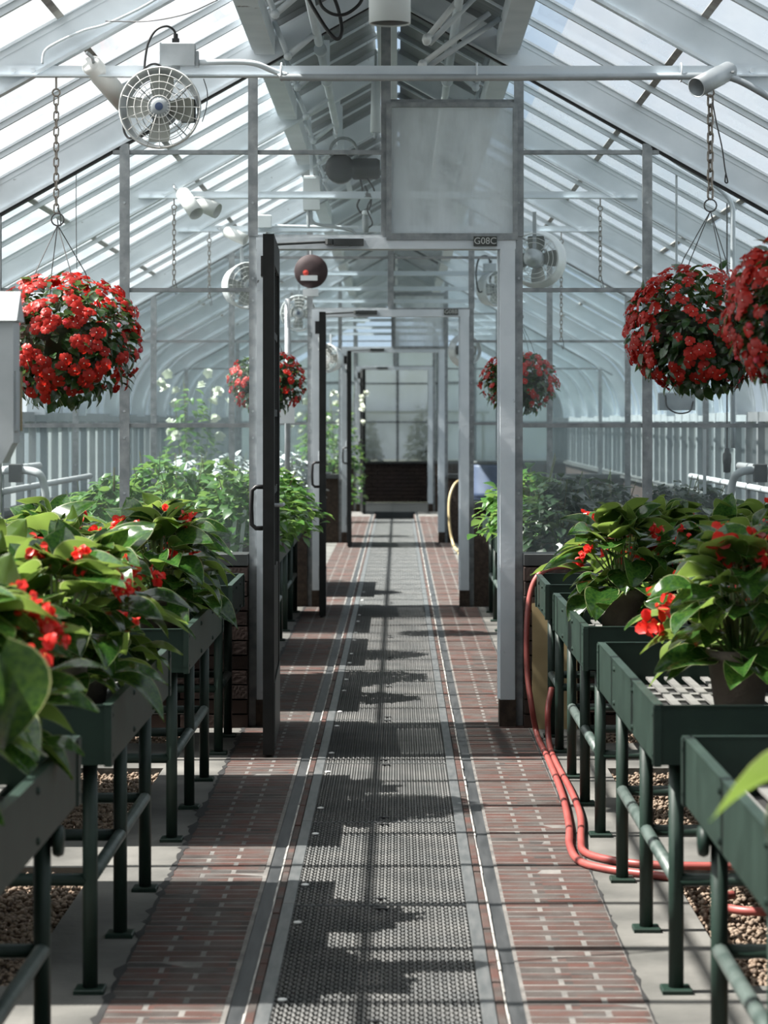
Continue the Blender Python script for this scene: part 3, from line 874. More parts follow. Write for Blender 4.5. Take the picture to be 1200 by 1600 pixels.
# ================================================================== BENCHES
rivet_m = MB().lathe([(.008, 0), (.007, .004), (.003, .006), (0, .006)], 8, axis='x').mesh('rivet', 'green_dark')
RIM, TRAY_H, FLOOR_Z = .70, .137, .600
def bench(s, y0, y1, label, slats=False, wide=.95, detail=True):
    xi = .608 if s > 0 else -.680
    b = thing('bench', label, 'bench', (xi, y0, 0), group='green steel plant benches')
    Ln = y1 - y0
    def bx(m, u0, u1, a, c, z0, z1, mt=0):
        x0, x1 = sorted((s * u0, s * u1)); return m.box(x0, x1, a, c, z0, z1)
    z0, z1 = RIM - TRAY_H, RIM
    for (u0, u1) in ((0, .012), (wide - .012, wide)):
        m = MB(); bx(m, u0, u1, 0, Ln, z0, z1)
        if u0 == 0: bx(m, -.004, .013, -.003, .045, z0 - .004, z1 - .001); bx(m, -.004, .013, Ln - .045, Ln + .003, z0 - .004, z1 - .001); bx(m, -.002, .02, 0, Ln, z1, z1 + .004)
        m.build('side_panel', 'green_paint', b)
    for a in (0, Ln - .012):
        m = MB(); bx(m, .012, wide - .012, a, a + .012, z0, z1); bx(m, .012, wide - .012, a - .003, a + .015, z1, z1 + .004)
        m.build('end_panel', 'green_dark', b)
    m = MB(); bx(m, .012, wide - .012, .012, Ln - .012, z0 + .004, z0 + .012); m.build('tray_floor', 'dark_pit', b)
    nl = 3 if Ln > 1.2 else 2
    for k in range(nl):
        yy = .12 + (Ln - .24) * k / (nl - 1)
        for u in (.062, wide - .10):
            lg = MB().tube([(s * u, yy, .006), (s * u, yy, z0)], .0185, 10).build('leg', 'green_paint', b, smooth=True)
            MB().cbox(s * u - .036, s * u + .036, yy - .036, yy + .036, 0, .012, .003).build('foot_plate', 'green_dark', lg)
        MB().tube([(s * .062, yy, .27), (s * (wide - .10), yy, .27)], .016, 8).build('cross_rail', 'green_dark', b, smooth=True)
    MB().tube([(s * .062, .12, .272), (s * .062, Ln - .12, .272)], .0175, 10).build('long_rail', 'pipe_worn', b, smooth=True)
    if detail:
        for k in range(4):
            for zz in (z0 + .02, z1 - .022):
                put('rivet', rivet_m, b, (0 if s < 0 else 0, .03 + (Ln - .06) * k / 3, zz), scale=(-s if s > 0 else 1, 1, 1))
    # lattice of pale slats the pots stand on
    sl_y = MB().box(-.012, .012, .014, Ln - .014, -.007, 0).mesh('slat', 'slat')
    sl_x = MB().box(.014, wide - .014, -.022, .022, -.014, -.007).mesh('slat', 'slat')
    nx, ny = int((wide - .05) / .055), int((Ln - .05) / .15)
    if slats:
        for k in range(nx): put('slat', sl_y, b, (s * (.045 + k * .055), 0, FLOOR_Z))
        for k in range(ny): put('slat', sl_x, b, (0 if s > 0 else -wide, .045 + k * .15, FLOOR_Z))
    else:
        m = MB()
        for k in range(nx):
            u = .045 + k * .062; m.box(s * u - .016, s * u + .016, .014, Ln - .014, FLOOR_Z - .007, FLOOR_Z)
        m.build('lattice', 'slat', b, kind='stuff')
    return b
bench(1, 3.4, 5.19, 'nearest green steel bench on the red hose side, cut by the frame edge')
bench(1, 5.74, 7.39, 'second green steel bench on the red hose side with white lattice showing', True)
bench(1, 7.94, 9.5, 'third green steel bench on the red hose side, holding two bushy begonias', True)
bench(1, 9.98, 10.72, 'short green bench against the glass partition behind the red hose')
bl1 = bench(-1, 3.4, 5.19, 'nearest green steel bench on the shaded side, at lower frame corner')
bench(-1, 5.74, 7.25, 'second green steel bench on the shaded side, under the begonia foliage')
bench(-1, 7.85, 9.43, 'third green steel bench on the shaded side, nearer than the short one')
bench(-1, 9.92, 10.72, 'short green bench beside the near dark door, by the brick base')
for s, w in ((-1, 'dark door'), (1, 'white jamb')):
    for k, (a, c) in enumerate(((11.5, 13.2), (13.65, 15.35), (15.8, 17.6))):
        bench(s, a, c, f'{ORD[k]} green bench past the first partition, on the {w} side', detail=False)
for s in (-1, 1):
    bench(s, 19.0, 20.8, 'green bench past the second partition, on the ' + ('dark door' if s < 0 else 'white jamb') + ' side', detail=False)
# round clamp knobs under the near trays
for s, lab in ((-1, 'dark round clamp knob under the nearest shaded bench'), (1, 'dark round clamp knob under the nearest bench by the hose')):
    xi = (.608 + .07) if s > 0 else (-.68 - .07)
    k = MB().lathe([(.010, -.05), (.010, 0), (.03, .002), (.034, .012), (.03, .022), (0, .024)], 14, axis='x').build('clamp_knob', 'green_dark', None, True, loc=(xi - s * .03, 5.07, .50), rot=(0, 0, math.pi if s > 0 else 0))
    tag(k, lab, 'knob')

# ================================================================== LEAVES AND FLOWERS
def begonia_leaf(seed):
    r = random.Random(seed)
    b = MB()
    cols = [-1, -.955, -.6, -.25, 0, .25, .6, .955, 1]; nt = 9
    fold, curl, wav = r.uniform(.10, .34), r.uniform(.05, .34), r.uniform(.01, .035)
    wl, wr = r.uniform(.42, .50), r.uniform(.33, .40)
    ph = r.uniform(0, 6)
    v = []
    for i in range(nt + 1):
        t = i / nt
        w = (math.sin(math.pi * min(1, t * .98 + .02) ** .72)) ** .8 if t < 1 else 0.0
        bend = r.uniform(-.004, .004)
        for c in cols:
            ww = wl if c < 0 else wr
            x = c * ww * max(w, .01)
            y = t - (.10 * (abs(c) ** 1.5) * (1 - t) ** 3 * (1.6 if c < 0 else 1.0)) + .05 * math.sin(t * 3) * c
            z = fold * abs(x) * 1.3 - curl * (t ** 2) + wav * math.sin(ph + t * 9 + c * 2) * abs(c) + .06 * math.sin(math.pi * t)
            v.append((x + bend, y, z))
    k = len(cols); f = []; mi = []
    for i in range(nt):
        for j in range(k - 1):
            f.append((i * k + j, i * k + j + 1, (i + 1) * k + j + 1, (i + 1) * k + j)); mi.append(1 if j in (0, k - 2) else 0)
    b.v = v; b.f = f; b.m = mi
    return b.mesh('leaf', ['leaf_begonia', 'leaf_edge'], True)
leaf_mat('leaf_edge', [(.20, .24, .10), (.24, .26, .12)], (.2, .25, .1), .3, .4, .2)
BEG = [begonia_leaf(k) for k in range(9)]
def small_leaf(seed, name, mats, asp=.4, n=5):
    r = random.Random(seed); v = []; f = []
    fold, curl = r.uniform(.1, .5), r.uniform(.05, .3)
    for i in range(n + 1):
        t = i / n; w = asp * math.sin(math.pi * (t * .97 + .015) ** .8)
        for c in (-1, 0, 1):
            x = c * w * (.5 if False else 1) ; v.append((x, t, fold * abs(x) - curl * t * t + .05 * math.sin(3 * t)))
    for i in range(n):
        for j in range(2): f.append((i * 3 + j, i * 3 + j + 1, i * 3 + j + 4, i * 3 + j + 3))
    b = MB(); b.v = v; b.f = f; b.m = [0] * len(f)
    return b, (b.mesh(name, mats, True) if mats else None)
def scatter_leaves(seed, n, place, asp=.38, seg=3):
    """many small leaves joined in one mesh; place(rng) -> (pos, forward, normal, size)"""
    r = random.Random(seed); base = [small_leaf(seed + k, 'leaf', None, asp, seg)[0] for k in range(3)]
    b = MB()
    for k in range(n):
        p, f, nn, sz = place(r)
        m = frame(f, nn); lb = base[k % 3]
        b.add([p + m.to_3x3() @ (Vector(q) * sz) for q in lb.v], lb.f)
    return b
def begonia_cluster(seed):
    r = random.Random(seed); b = MB()
    for k in range(11):
        c = Vector((r.uniform(-.024, .024), r.uniform(-.024, .024), r.uniform(-.042, .018)))
        for q in range(2):
            f = Vector((r.uniform(-1, 1), r.uniform(-1, 1), r.uniform(-1.1, .3))).normalized()
            m = frame(f, Vector((r.uniform(-1, 1), r.uniform(-1, 1), r.uniform(-.3, 1)))).to_3x3()
            sz = r.uniform(.016, .028); v = []
            for t, w in ((0, .1), (.35, .42), (.75, .48), (1.0, .22)):
                for cc in (-1, 0, 1): v.append(c + m @ Vector((cc * w * sz, t * sz, (.25 * abs(cc) - .25 * t * t) * sz)))
            b.add(v, [(i * 3 + j, i * 3 + j + 1, i * 3 + j + 4, i * 3 + j + 3) for i in range(3) for j in range(2)])
        if k % 4 == 0:
            b.lathe([(.0, -.004), (.004, 0), (.0, .004)], 6, c=c, mi=1)
    return b.mesh('flower_cluster', ['petal_begonia', 'yellow_eye'], True)
BCL = [begonia_cluster(k) for k in range(4)]
pot_m = MB().lathe([(.062, 0), (.083, .145), (.090, .147), (.092, .172), (.083, .174), (.080, .150), (0, .148)], 20).mesh('pot', 'pot', True)
def begonia(x, y, label, seed, R=.175, n=92, base=FLOOR_Z, scale=1.0, top=.29, flowers=5, extra=(), fsc=1.0):
    r = random.Random(seed)
    b = thing('begonia', label, 'plant', (x, y, base), (0, 0, r.uniform(0, 6.28)), group='potted red begonias on the benches')
    rot = Matrix.Rotation(-b.rotation_euler.z, 4, 'Z')
    put('pot', pot_m, b, (0, 0, 0), scale=scale)
    MB().lathe([(.078, .151), (0, .156)], 14).build('soil', 'soil', b)
    st = MB(); z0 = .15
    for k in range(n):
        t = (k + .5) / n                       # 0 bottom rim, 1 top
        phi = k * 2.39996 + r.uniform(-.35, .35)
        el = math.radians(-36 + 118 * t ** .9 + r.uniform(-9, 9))
        out = Vector((math.cos(phi), math.sin(phi), 0))
        rad = R * (r.uniform(.5, 1.08) if k % 4 else r.uniform(.15, .6))
        p = Vector((0, 0, z0 + .06)) + out * rad * math.cos(el) + Vector((0, 0, max(-.07, top * math.sin(el) * .72)))
        f = out * (1.0 if t < .8 else .7) + Vector((0, 0, r.uniform(-.55, .25) + .75 * t * t)) + Vector((r.uniform(-.4, .4), r.uniform(-.4, .4), 0))
        nn = Vector((0, 0, .9)) + out * r.uniform(-.1, .8) + Vector((r.uniform(-.4, .4), r.uniform(-.4, .4), 0))
        m = frame(f, nn); m.translation = p
        sz = r.uniform(.10, .162) * scale * (1.0 if t < .85 else .85)
        put('leaf', BEG[r.randrange(len(BEG))], b, mat4=m @ Matrix.Diagonal((sz * (1 if r.random() < .5 else -1), sz, sz, 1)))
        c0 = out * .02 + Vector((0, 0, z0))
        if k % 3 == 0: st.tube([c0, c0.lerp(p, .5) + Vector((0, 0, .02)), p], [.0045, .0035, .0022], 5)
    for (wx, wy, wz, fx, fy, fz, sz) in extra:
        p = rot @ Vector((wx - x, wy - y, wz - base)); f = (rot @ Vector((fx, fy, fz)))
        m = frame(f, Vector((0, -.35, .9))); m.translation = p
        put('leaf', BEG[2], b, mat4=m @ Matrix.Diagonal((sz, sz, sz, 1)))
        st.tube([Vector((0, 0, z0 + .05)), p.lerp(Vector((0, 0, z0 + .1)), .5) + Vector((0, 0, .03)), p], [.005, .004, .0028], 6)
    st.build('stems', 'stem', b, True, kind='stuff')
    for k in range(flowers):
        phi = r.uniform(0, 6.28); el = r.uniform(.1, 1.25)
        out = Vector((math.cos(phi), math.sin(phi), 0))
        p = Vector((0, 0, z0 + .09)) + out * (R + .05) * math.cos(el) + Vector((0, 0, top * math.sin(el) * .80))
        put('flower_cluster', BCL[k % 4], b, p, (r.uniform(-.4, .4), r.uniform(-.4, .4), r.uniform(0, 6)), r.uniform(.7, 1.05) * fsc)
    return b
begonia(.80, 8.72, 'red begonia in brown pot at the aisle edge of the third hose-side bench', 11, flowers=11, fsc=1.1)
begonia(1.00, 9.22, 'red begonia at the far end of the third hose-side bench, half hidden', 12)
begonia(1.16, 8.62, 'red begonia behind the aisle-edge pot, middle of the third hose-side bench', 13)
begonia(1.34, 9.05, 'red begonia at the frame edge on the third hose-side bench', 14)
begonia(.90, 6.42, 'large red begonia in the second hose-side bench beside the white lattice', 15, R=.18, n=100, flowers=11, top=.30, fsc=1.35)
begonia(1.03, 7.05, 'red begonia at the far end of the second hose-side bench, behind the large one', 16, flowers=9, top=.31, fsc=1.2)
begonia(.88, 3.10, 'blurred begonia leaf reaching in over the nearest hose-side bench', 17, extra=((.53, 3.0, .94, -.95, .15, -.10, .15), (.52, 3.05, .925, -.6, -.2, -.45, .10)))
begonia(-.83, 8.50, 'red begonia in dark pot at the aisle edge of the third shaded bench', 21, flowers=7)
begonia(-.90, 9.12, 'red begonia at the far end of the third shaded bench near white plant labels', 22, flowers=7)
begonia(-1.16, 8.15, 'red begonia in the second row of the third shaded bench, nearer one', 23)
begonia(-1.27, 8.85, 'red begonia in the second row of the third shaded bench, farther one', 24)
begonia(-1.50, 8.3, 'red begonia at the frame edge on the third shaded bench', 25)
begonia(-.86, 6.02, 'red begonia over the near corner of the second shaded bench', 26, R=.19, n=100, flowers=7)
begonia(-.87, 6.72, 'red begonia at the far end of the second shaded bench, aisle side', 27, R=.18, flowers=7)
begonia(-1.10, 6.35, 'red begonia in the second row of the second shaded bench', 28, flowers=7)
begonia(-1.18, 6.95, 'red begonia at the frame edge on the second shaded bench', 29)
begonia(-.87, 4.82, 'near red begonia rising from the nearest shaded bench', 30, R=.17, flowers=7)
begonia(-.88, 4.12, 'blurred big begonia leaf at the frame edge over the nearest shaded bench', 31, R=.16, flowers=3, extra=((-.665, 4.05, .985, .18, .1, -1.0, .17),))

# hanging baskets of impatiens
def impatiens_flower(seed):
    r = random.Random(seed); b = MB()
    for k in range(5):
        a = k * 1.2566 + r.uniform(-.08, .08); ca, sa = math.cos(a), math.sin(a)
        L_ = r.uniform(.88, 1.08); w = r.uniform(.40, .50); tl = r.uniform(-.12, .16); v = []
        for t, ww in ((.06, .08), (.45, .8), (.8, 1.0), (.98, .55)):
            for c in (-1, 0, 1):
                x, y = c * w * ww, t * L_ - (.08 if c == 0 and t > .9 else 0)
                z = .16 * t + (tl - .30) * t * t + .035 * k - .14 * abs(c) * t + (.06 * c if k % 2 else -.06 * c)
                v.append((x * ca - y * sa, x * sa + y * ca, z))
        b.add(v, [(i * 3 + j, i * 3 + j + 1, i * 3 + j + 4, i * 3 + j + 3) for i in range(3) for j in range(2)])
    b.lathe([(.10, .06), (.07, .14), (0, .15)], 6, mi=1)
    return b.mesh('flower', ['petal_red', 'white_petal'], True)
IMP = [impatiens_flower(k) for k in range(5)]
ILF = [small_leaf(k + 40, 'leaf', 'leaf_impatiens', .34)[1] for k in range(4)]
bud_m = MB().lathe([(.0, -.011), (.006, -.006), (.008, 0), (.005, .006), (0, .010)], 6).mesh('bud', 'petal_pink', True)
def hanging_basket(c, label, seed, R=.235, H=.225, nf=290, nl=200, ring=None, wires=True, fsz=.0255):
    r = random.Random(seed); c = Vector(c)
    b = thing('hanging_basket', label, 'hanging basket', c, group='hanging baskets of red impatiens')
    MB().lathe([(0, -.16), (.08, -.15), (.14, -.09), (.165, .02), (.17, .06), (.155, .06), (.15, .03), (0, .02)], 18).build('basket_bowl', 'leaf_dark', b, True)
    def on(th, el, k=1.0):
        return Vector((R * k * math.cos(el) * math.cos(th), R * k * math.cos(el) * math.sin(th), H * k * math.sin(el)))
    def place(q):
        th = q.uniform(0, 6.283); el = math.asin(q.uniform(-.98, .95)); k = q.uniform(.55, .98)
        p = on(th, el, k); o = p.normalized()
        f = (o + Vector((q.uniform(-.8, .8), q.uniform(-.8, .8), q.uniform(-1.1, .2))))
        return p, f, o + Vector((0, 0, .6)), q.uniform(.035, .055)
    scatter_leaves(seed, 650, place, .34, 3).build('inner_foliage', 'leaf_impatiens', b, True, kind='stuff')
    for k in range(nl):
        z = 1 - 2 * (k + .5) / nl; el = math.asin(z); th = k * 2.39996
        p = on(th, el, r.uniform(.9, 1.04)); o = p.normalized()
        f = o * .6 + Vector((r.uniform(-.7, .7), r.uniform(-.7, .7), r.uniform(-1.0, .1)))
        m = frame(f, o + Vector((0, 0, .7))); m.translation = p
        sz = r.uniform(.036, .058); put('leaf', ILF[k % 4], b, mat4=m @ Matrix.Diagonal((sz, sz, sz, 1)))
    cl = [(r.uniform(0, 6.283), math.asin(r.uniform(-.85, .95))) for _ in range(30)]
    for k in range(nf):
        if r.random() < .42:
            a = r.choice(cl); th = a[0] + r.gauss(0, .17); el = a[1] + r.gauss(0, .15)
        else: th = r.uniform(0, 6.283); el = math.asin(r.uniform(-.72, .97))
        el = max(-1.0, min(1.5, el))
        p = on(th, el, r.uniform(1.02, 1.13)); o = p.normalized()
        nrm = o + Vector((r.uniform(-.35, .35), r.uniform(-.35, .35), r.uniform(-.1, .5)))
        m = frame(Vector((r.uniform(-1, 1), r.uniform(-1, 1), r.uniform(-1, 1))), nrm)
        nrm.normalize(); f = Vector((r.uniform(-1, 1), r.uniform(-1, 1), r.uniform(-1, 1))); f = f - nrm * f.dot(nrm)
        m = frame(f, nrm); m.translation = p
        sz = fsz * r.uniform(.78, 1.10); put('flower', IMP[k % 5], b, mat4=m @ Matrix.Diagonal((sz, sz, sz, 1)))
    for k in range(14):
        p = on(r.uniform(0, 6.283), r.uniform(-1.2, .4), 1.08); put('bud', bud_m, b, p, (r.uniform(-1, 1), r.uniform(-1, 1), 0), r.uniform(.7, 1.2))
    for k in range(9):                       # trailing wisps below
        p = on(r.uniform(0, 6.283), r.uniform(-1.3, -.9), .95)
        MB().tube([p, p + Vector((r.uniform(-.01, .01), 0, -.03)), p + Vector((r.uniform(-.025, .025), 0, -.055))], .0014, 4).build('stem', 'stem', b)
    if ring is not None:
        top = Vector(ring) - c
        MB().tube([top + Vector((.022 * math.cos(a), 0, .022 * math.sin(a))) for a in [k * 6.283 / 14 for k in range(14)]], .0028, 6, closed=True).build('hanger_ring', 'wire', b, True)
        for k in range(4):
            a = k * 1.571 + .5; e = Vector((.16 * math.cos(a), .16 * math.sin(a), .06))
            MB().tube([top + Vector((0, 0, -.02)), top.lerp(e, .5) + Vector((.012 * math.cos(a), .012 * math.sin(a), 0)), e], .0019, 5).build('hanger_wire', 'wire', b)
    return b
def chain(top, bot, label, ll=.034, wr=.0030, wid=.0085, ring=True, tail=False):
    top, bot = Vector(top), Vector(bot)
    c = thing('hanging_chain', label, 'chain', bot, group='chains hanging from the tie beams')
    h = ll / 2 - wid
    p = [Vector((wid * math.cos(a), 0, h * (1 if math.sin(a) >= 0 else -1) + wid * math.sin(a))) for a in [k * 6.283 / 12 + .01 for k in range(12)]]
    lk = MB().tube(p, wr, 5, closed=True).mesh('link', 'chain', True)
    n = max(2, int((top.z - bot.z - .06) / (ll - 2.2 * wr)))
    for k in range(n):
        put('link', lk, c, (0, 0, ll / 2 + k * (ll - 2.2 * wr)), (0, 0, (k % 2) * math.pi / 2 + .4))
    z = n * (ll - 2.2 * wr); d = (top.z - bot.z) - z
    MB().tube([(.013 * math.cos(a), 0, z + .018 + .013 * math.sin(a)) for a in [k * 6.283 / 12 for k in range(12)]], .0034, 6, closed=True).build('hook_eye', 'chain', c, True)
    MB().tube([(0, 0, z + .028), (0, 0, max(z + .04, top.z - bot.z))], .004, 6).build('hook_shank', 'chain', c)
    if tail:
        MB().tube([(.004, 0, .02), (.014, .002, -.0), (.016, 0, -.045), (.008, 0, -.05), (.004, 0, -.02)], .0022, 5).build('snap_hook', 'wire', c)
    return c
T1 = D[0] - TRUSS                      # first visible tie beam, 8.64
rg = px(90, 343, T1); hanging_basket(px(100, 532, T1), 'full red impatiens basket beside the white sensor box', 51, R=.258, H=.222, ring=rg)
chain((rg.x - .005, T1, TIE_Z - .016), rg + Vector((-.005, 0, .022)), 'thin steel chain holding the basket beside the circular fan', tail=True)
rg = px(1110, 321, T1); hanging_basket(px(1093, 516, T1), 'red impatiens basket in front of the hose-side partition panes', 52, R=.245, H=.215, ring=rg)
chain((rg.x, T1, TIE_Z - .016), rg + Vector((0, 0, .022)), 'heavy rusty chain under the tilted lamp tube', ll=.042, wr=.0042, wid=.0105)
T0 = T1 - TRUSS
p0 = Vector((1.10, T0, EYE - (492 - 658) * T0 / F)); rg = Vector((1.10, T0, 2.09))
hanging_basket(p0, 'nearest red impatiens basket, cut off by the frame edge', 53, R=.235, H=.215, ring=rg)
chain((1.10, T0, TIE_Z - .016), rg + Vector((0, 0, .022)), 'chain of the nearest basket, mostly out of frame')
T3 = D[0] + 2 * TRUSS; T2 = D[0] + TRUSS
for xx, lab, sd in ((417, 'distant red impatiens basket behind the near dark door', 54), (812, 'distant shaded impatiens basket behind the white door jamb', 55)):
    c = px(xx, 597, T3); rg = Vector((c.x, T3, 2.05))
    hanging_basket(c, lab, sd, R=.235, H=.19, nf=120, nl=90, ring=rg)
    chain((c.x, T3, TIE_Z - .016), rg + Vector((0, 0, .022)), 'chain carrying the ' + lab.split(' behind')[0] + ' behind the ' + ('dark door' if xx < 600 else 'white jamb'))
for (xx, yb, yy, lab) in ((272, 446, T2, 'empty chain with snap hook below the twin white lamps'), (327, 466, T3, 'empty chain left of the far shrouded fan behind glass'),
                          (938, 440, T2, 'empty chain beside the rear-facing fan motor behind glass'), (877, 534, T3, 'empty rusty chain lower down behind the hose-side glass')):
    bpt = px(xx, yb, yy); chain((bpt.x, yy, TIE_Z - .016), bpt, lab, tail=True)

# ================================================================== FANS
def fan(loc, label, R=.145, rot=0.0, rear=False):
    f = thing('circulation_fan', label, 'fan', loc, (0, 0, rot), group='round air circulation fans')
    # local: faces -Y
    MB().lathe([(R, -.055), (R + .003, -.05), (R * .985, -.01), (R * .90, .02), (R * .88, .075), (R * .865, .075), (R * .885, .018), (R * .965, -.012), (R * .985, -.055)], 36, axis='y', close=True).build('shroud', 'fan_steel', f, True)
    g = MB()
    for rr, yy in ((R * .99, -.058), (R * .80, -.068), (R * .62, -.073), (R * .44, -.077), (R * .27, -.080)):
        g.tube([(rr * math.cos(a), yy, rr * math.sin(a)) for a in [k * 6.283 / 32 for k in range(32)]], .0016, 5, closed=True)
    for k in range(20):
        a = k * 6.283 / 20
        g.tube([(R * math.cos(a), -.056, R * math.sin(a)), (R * .8 * math.cos(a), -.067, R * .8 * math.sin(a)), (R * .2 * math.cos(a), -.081, R * .2 * math.sin(a))], .0013, 4)
    g.build('wire_guard', 'lamp_white', f, True)
    for k in range(4):
        v = []
        for i in range(5):
            t = i / 4; rr = R * (.2 + .62 * t); w = R * (.16 + .12 * math.sin(t * 2.2))
            for c in (-1, 0, 1): v.append((c * w, -.01 + c * .022 - .01 * abs(c), rr))
        m = MB().add(v, [(i * 3 + j, i * 3 + j + 1, i * 3 + j + 4, i * 3 + j + 3) for i in range(4) for j in range(2)])
        m.build('blade', 'fan_blade', f, True, rot=(0, k * math.pi / 2 + .05, 0))
    MB().lathe([(0, -.085), (R * .14, -.084), (R * .25, -.080), (R * .26, -.072), (R * .2, -.03), (R * .2, .0), (0, 0)], 20, axis='y').build('hub', 'grey_steel', f, True)
    MB().lathe([(0, -.0875), (R * .10, -.087), (R * .10, -.083)], 16, axis='y').build('badge', 'badge_blue', f)
    MB().lathe([(0, .0), (R * .30, .01), (R * .33, .03), (R * .33, .11), (R * .28, .125), (R * .16, .13), (R * .16, .138), (0, .138)], 20, axis='y').build('motor', 'grey_steel', f, True)
    MB().box(R * .45, R * .80, .05, .10, -R * .25, R * .30).build('capacitor_box', 'dark_motor', f)
    rg_ = MB()
    for rr in (R * .55, R * .70, R * .85):
        rg_.tube([(rr * math.cos(a), .085, rr * math.sin(a)) for a in [k * 6.283 / 28 for k in range(28)]], .0016, 5, closed=True)
    for k in range(4):
        a = k * 1.571 + .78; rg_.tube([(R * .38 * math.cos(a), .08, R * .38 * math.sin(a)), (R * .9 * math.cos(a), .075, R * .9 * math.sin(a))], .0025, 5)
    rg_.build('rear_guard', 'lamp_white', f, True)
    MB().bar((0, .05, R * .36), (0, .05, R + .10), .02, .012).build('mount_arm', 'grey_steel', f)
    return f
fp = px(252, 171, 8.55); fan(fp, 'white circular fan with wire guard below the grey junction box', R=.142)
fp = px(383, 447, T3 - .06); fan(fp, 'hazy circular fan behind the first partition, beside its post', R=.15, rot=.5)
fp = px(838, 405, T2 + .1); fan(fp, 'fan seen from behind with grey motor and dark box', R=.158, rot=math.pi - .25, rear=True)
fp = px(467, 490, 20.4); fan(fp, 'small distant fan under the dark red disc', R=.15)
fp = px(772, 452, 20.4); fan(fp, 'distant fan with looping black cord inside the first doorway', R=.15, rot=.7)
fp = px(727, 548, 25.2); fan(fp, 'bright rimmed fan against white sky beyond the second doorway', R=.17, rot=math.pi + .4, rear=True)
fp = px(513, 560, 25.2); fan(fp, 'faint wire fan beside the third door beyond the second doorway', R=.15, rot=-.5)

# ================================================================== OVERHEAD FITTINGS
def cord(pts, r, label, cat='cord', m='black', n=8, name='cord'):
    o = MB().tube(spline(pts, n), r, 7).build(name, m, None, True); return tag(o, label, cat)
# junction box above the front fan
jb = thing('junction_box', 'grey metal junction box on the first tie beam', 'electrical box', px(279, 86, 8.58))
MB().cbox(-.059, .059, -.03, .03, -.04, .04, .004).build('body', 'grey_steel', jb)
MB().box(.059, .071, -.018, .018, -.042, .012).build('coupling', 'grey_steel', jb)
MB().box(-.025, .005, -.01, .01, -.05, -.04).build('clamp', 'galv', jb)
MB().box(-.022, .002, -.01, .01, .04, .058).build('plug', 'black', jb)
MB().tube([(-.010, 0, .055), (-.010, 0, .075)], .008, 8).build('plug_neck', 'black', jb)
cord([px(275, 62, 8.58), px(272, 48, 8.58), px(260, 41, 8.57), px(243, 48, 8.57), px(231, 70, 8.57), px(226, 103, 8.57), px(228, 118, 8.6)], .0042, 'black cord arching from the junction box down to the fan')
cord([px(258, 108, 8.6), px(243, 100, 8.58), px(228, 106, 8.58), px(210, 130, 8.66), px(196, 170, 8.68), px(193, 200, 8.66), px(200, 215, 8.64), px(210, 214, 8.6)], .0042, 'black cord curving behind the circular fan')
cd = tag(MB().tube(spline([px(308, 98, 8.58), px(370, 97, 8.58), px(400, 100, 8.58), px(425, 110, 8.59), px(450, 119, 8.6)]), .0105, 10).build('conduit', 'white_paint', None, True), 'white conduit leaving the junction box along the beam', 'conduit')
pp = [px(440, 119, 8.58), px(470, 121, 8.58), px(800, 121, 8.58), px(1080, 119, 8.58), px(1120, 118, 8.57), px(1150, 124, 8.57), px(1185, 142, 8.57), px(1240, 175, 8.57)]
pipe = thing('pipe', 'grey steel pipe slung under the first tie beam', 'pipe', (0, 0, 0))
MB().tube(spline(pp, 6), .0125, 10).build('run', 'grey_steel', pipe, True)
for xx in (440, 745, 1064):
    c = px(xx, 113, 8.60); MB().tube([c + Vector((0, .03 * math.cos(a), .032 * math.sin(a))) for a in [k * 6.283 / 14 for k in range(14)]], .0035, 6, closed=True).build('strap', 'white_paint', pipe, True)
def tube_lamp(a, b_, r, label, m='lamp_white'):
    a, b_ = Vector(a), Vector(b_); t = (b_ - a); Ln = t.length
    o = thing('spot_lamp', label, 'lamp', a, group='tubular spot lamps on the tie beams')
    o.rotation_euler = t.to_track_quat('Z', 'Y').to_euler()
    MB().lathe([(.0, 0), (r * .8, .0), (r, .012), (r, Ln * .3), (r * 1.04, Ln * .31), (r * 1.04, Ln), (r * .97, Ln), (r * .95, Ln * .35), (0, Ln * .33)], 20).build('housing', m, o, True)
    MB().lathe([(0, Ln * .36), (r * .5, Ln * .36), (r * .6, Ln * .55), (0, Ln * .62)], 14).build('bulb', 'grey_steel', o, True)
    MB().tube([(r, 0, Ln * .2), (r + .014, 0, Ln * .2)], .005, 6).build('knob', 'galv', o)
    MB().tube([(-r * .3, 0, .01), (-r * .8, 0, -.03), (-r * .6, 0, -.06)], .006, 6).build('swivel', 'galv', o)
    return o
tube_lamp(px(140, 98, 8.6), px(194, 160, 8.80), .037, 'pale tubular lamp tilted behind the white circular fan')
tube_lamp(px(1142, 109, 8.6), px(1088, 137, 8.47), .034, 'tubular lamp darkened for shade, above the heavy rusty chain', 'grey_steel')  # grey in place of lamp white paints the shade on this lamp
tube_lamp(px(284, 300, T2 - .02), px(307, 334, T2 - .12), .040, 'white tubular lamp, brighter one of the twin behind glass')
tube_lamp(px(303, 313, T2 + .02), px(340, 330, T2 - .03), .042, 'shadowed tubular lamp beside the bright twin behind glass')
tube_lamp(px(352, 361, T3), px(384, 375, T3 - .05), .036, 'small tubular lamp on the third tie beam near the post')
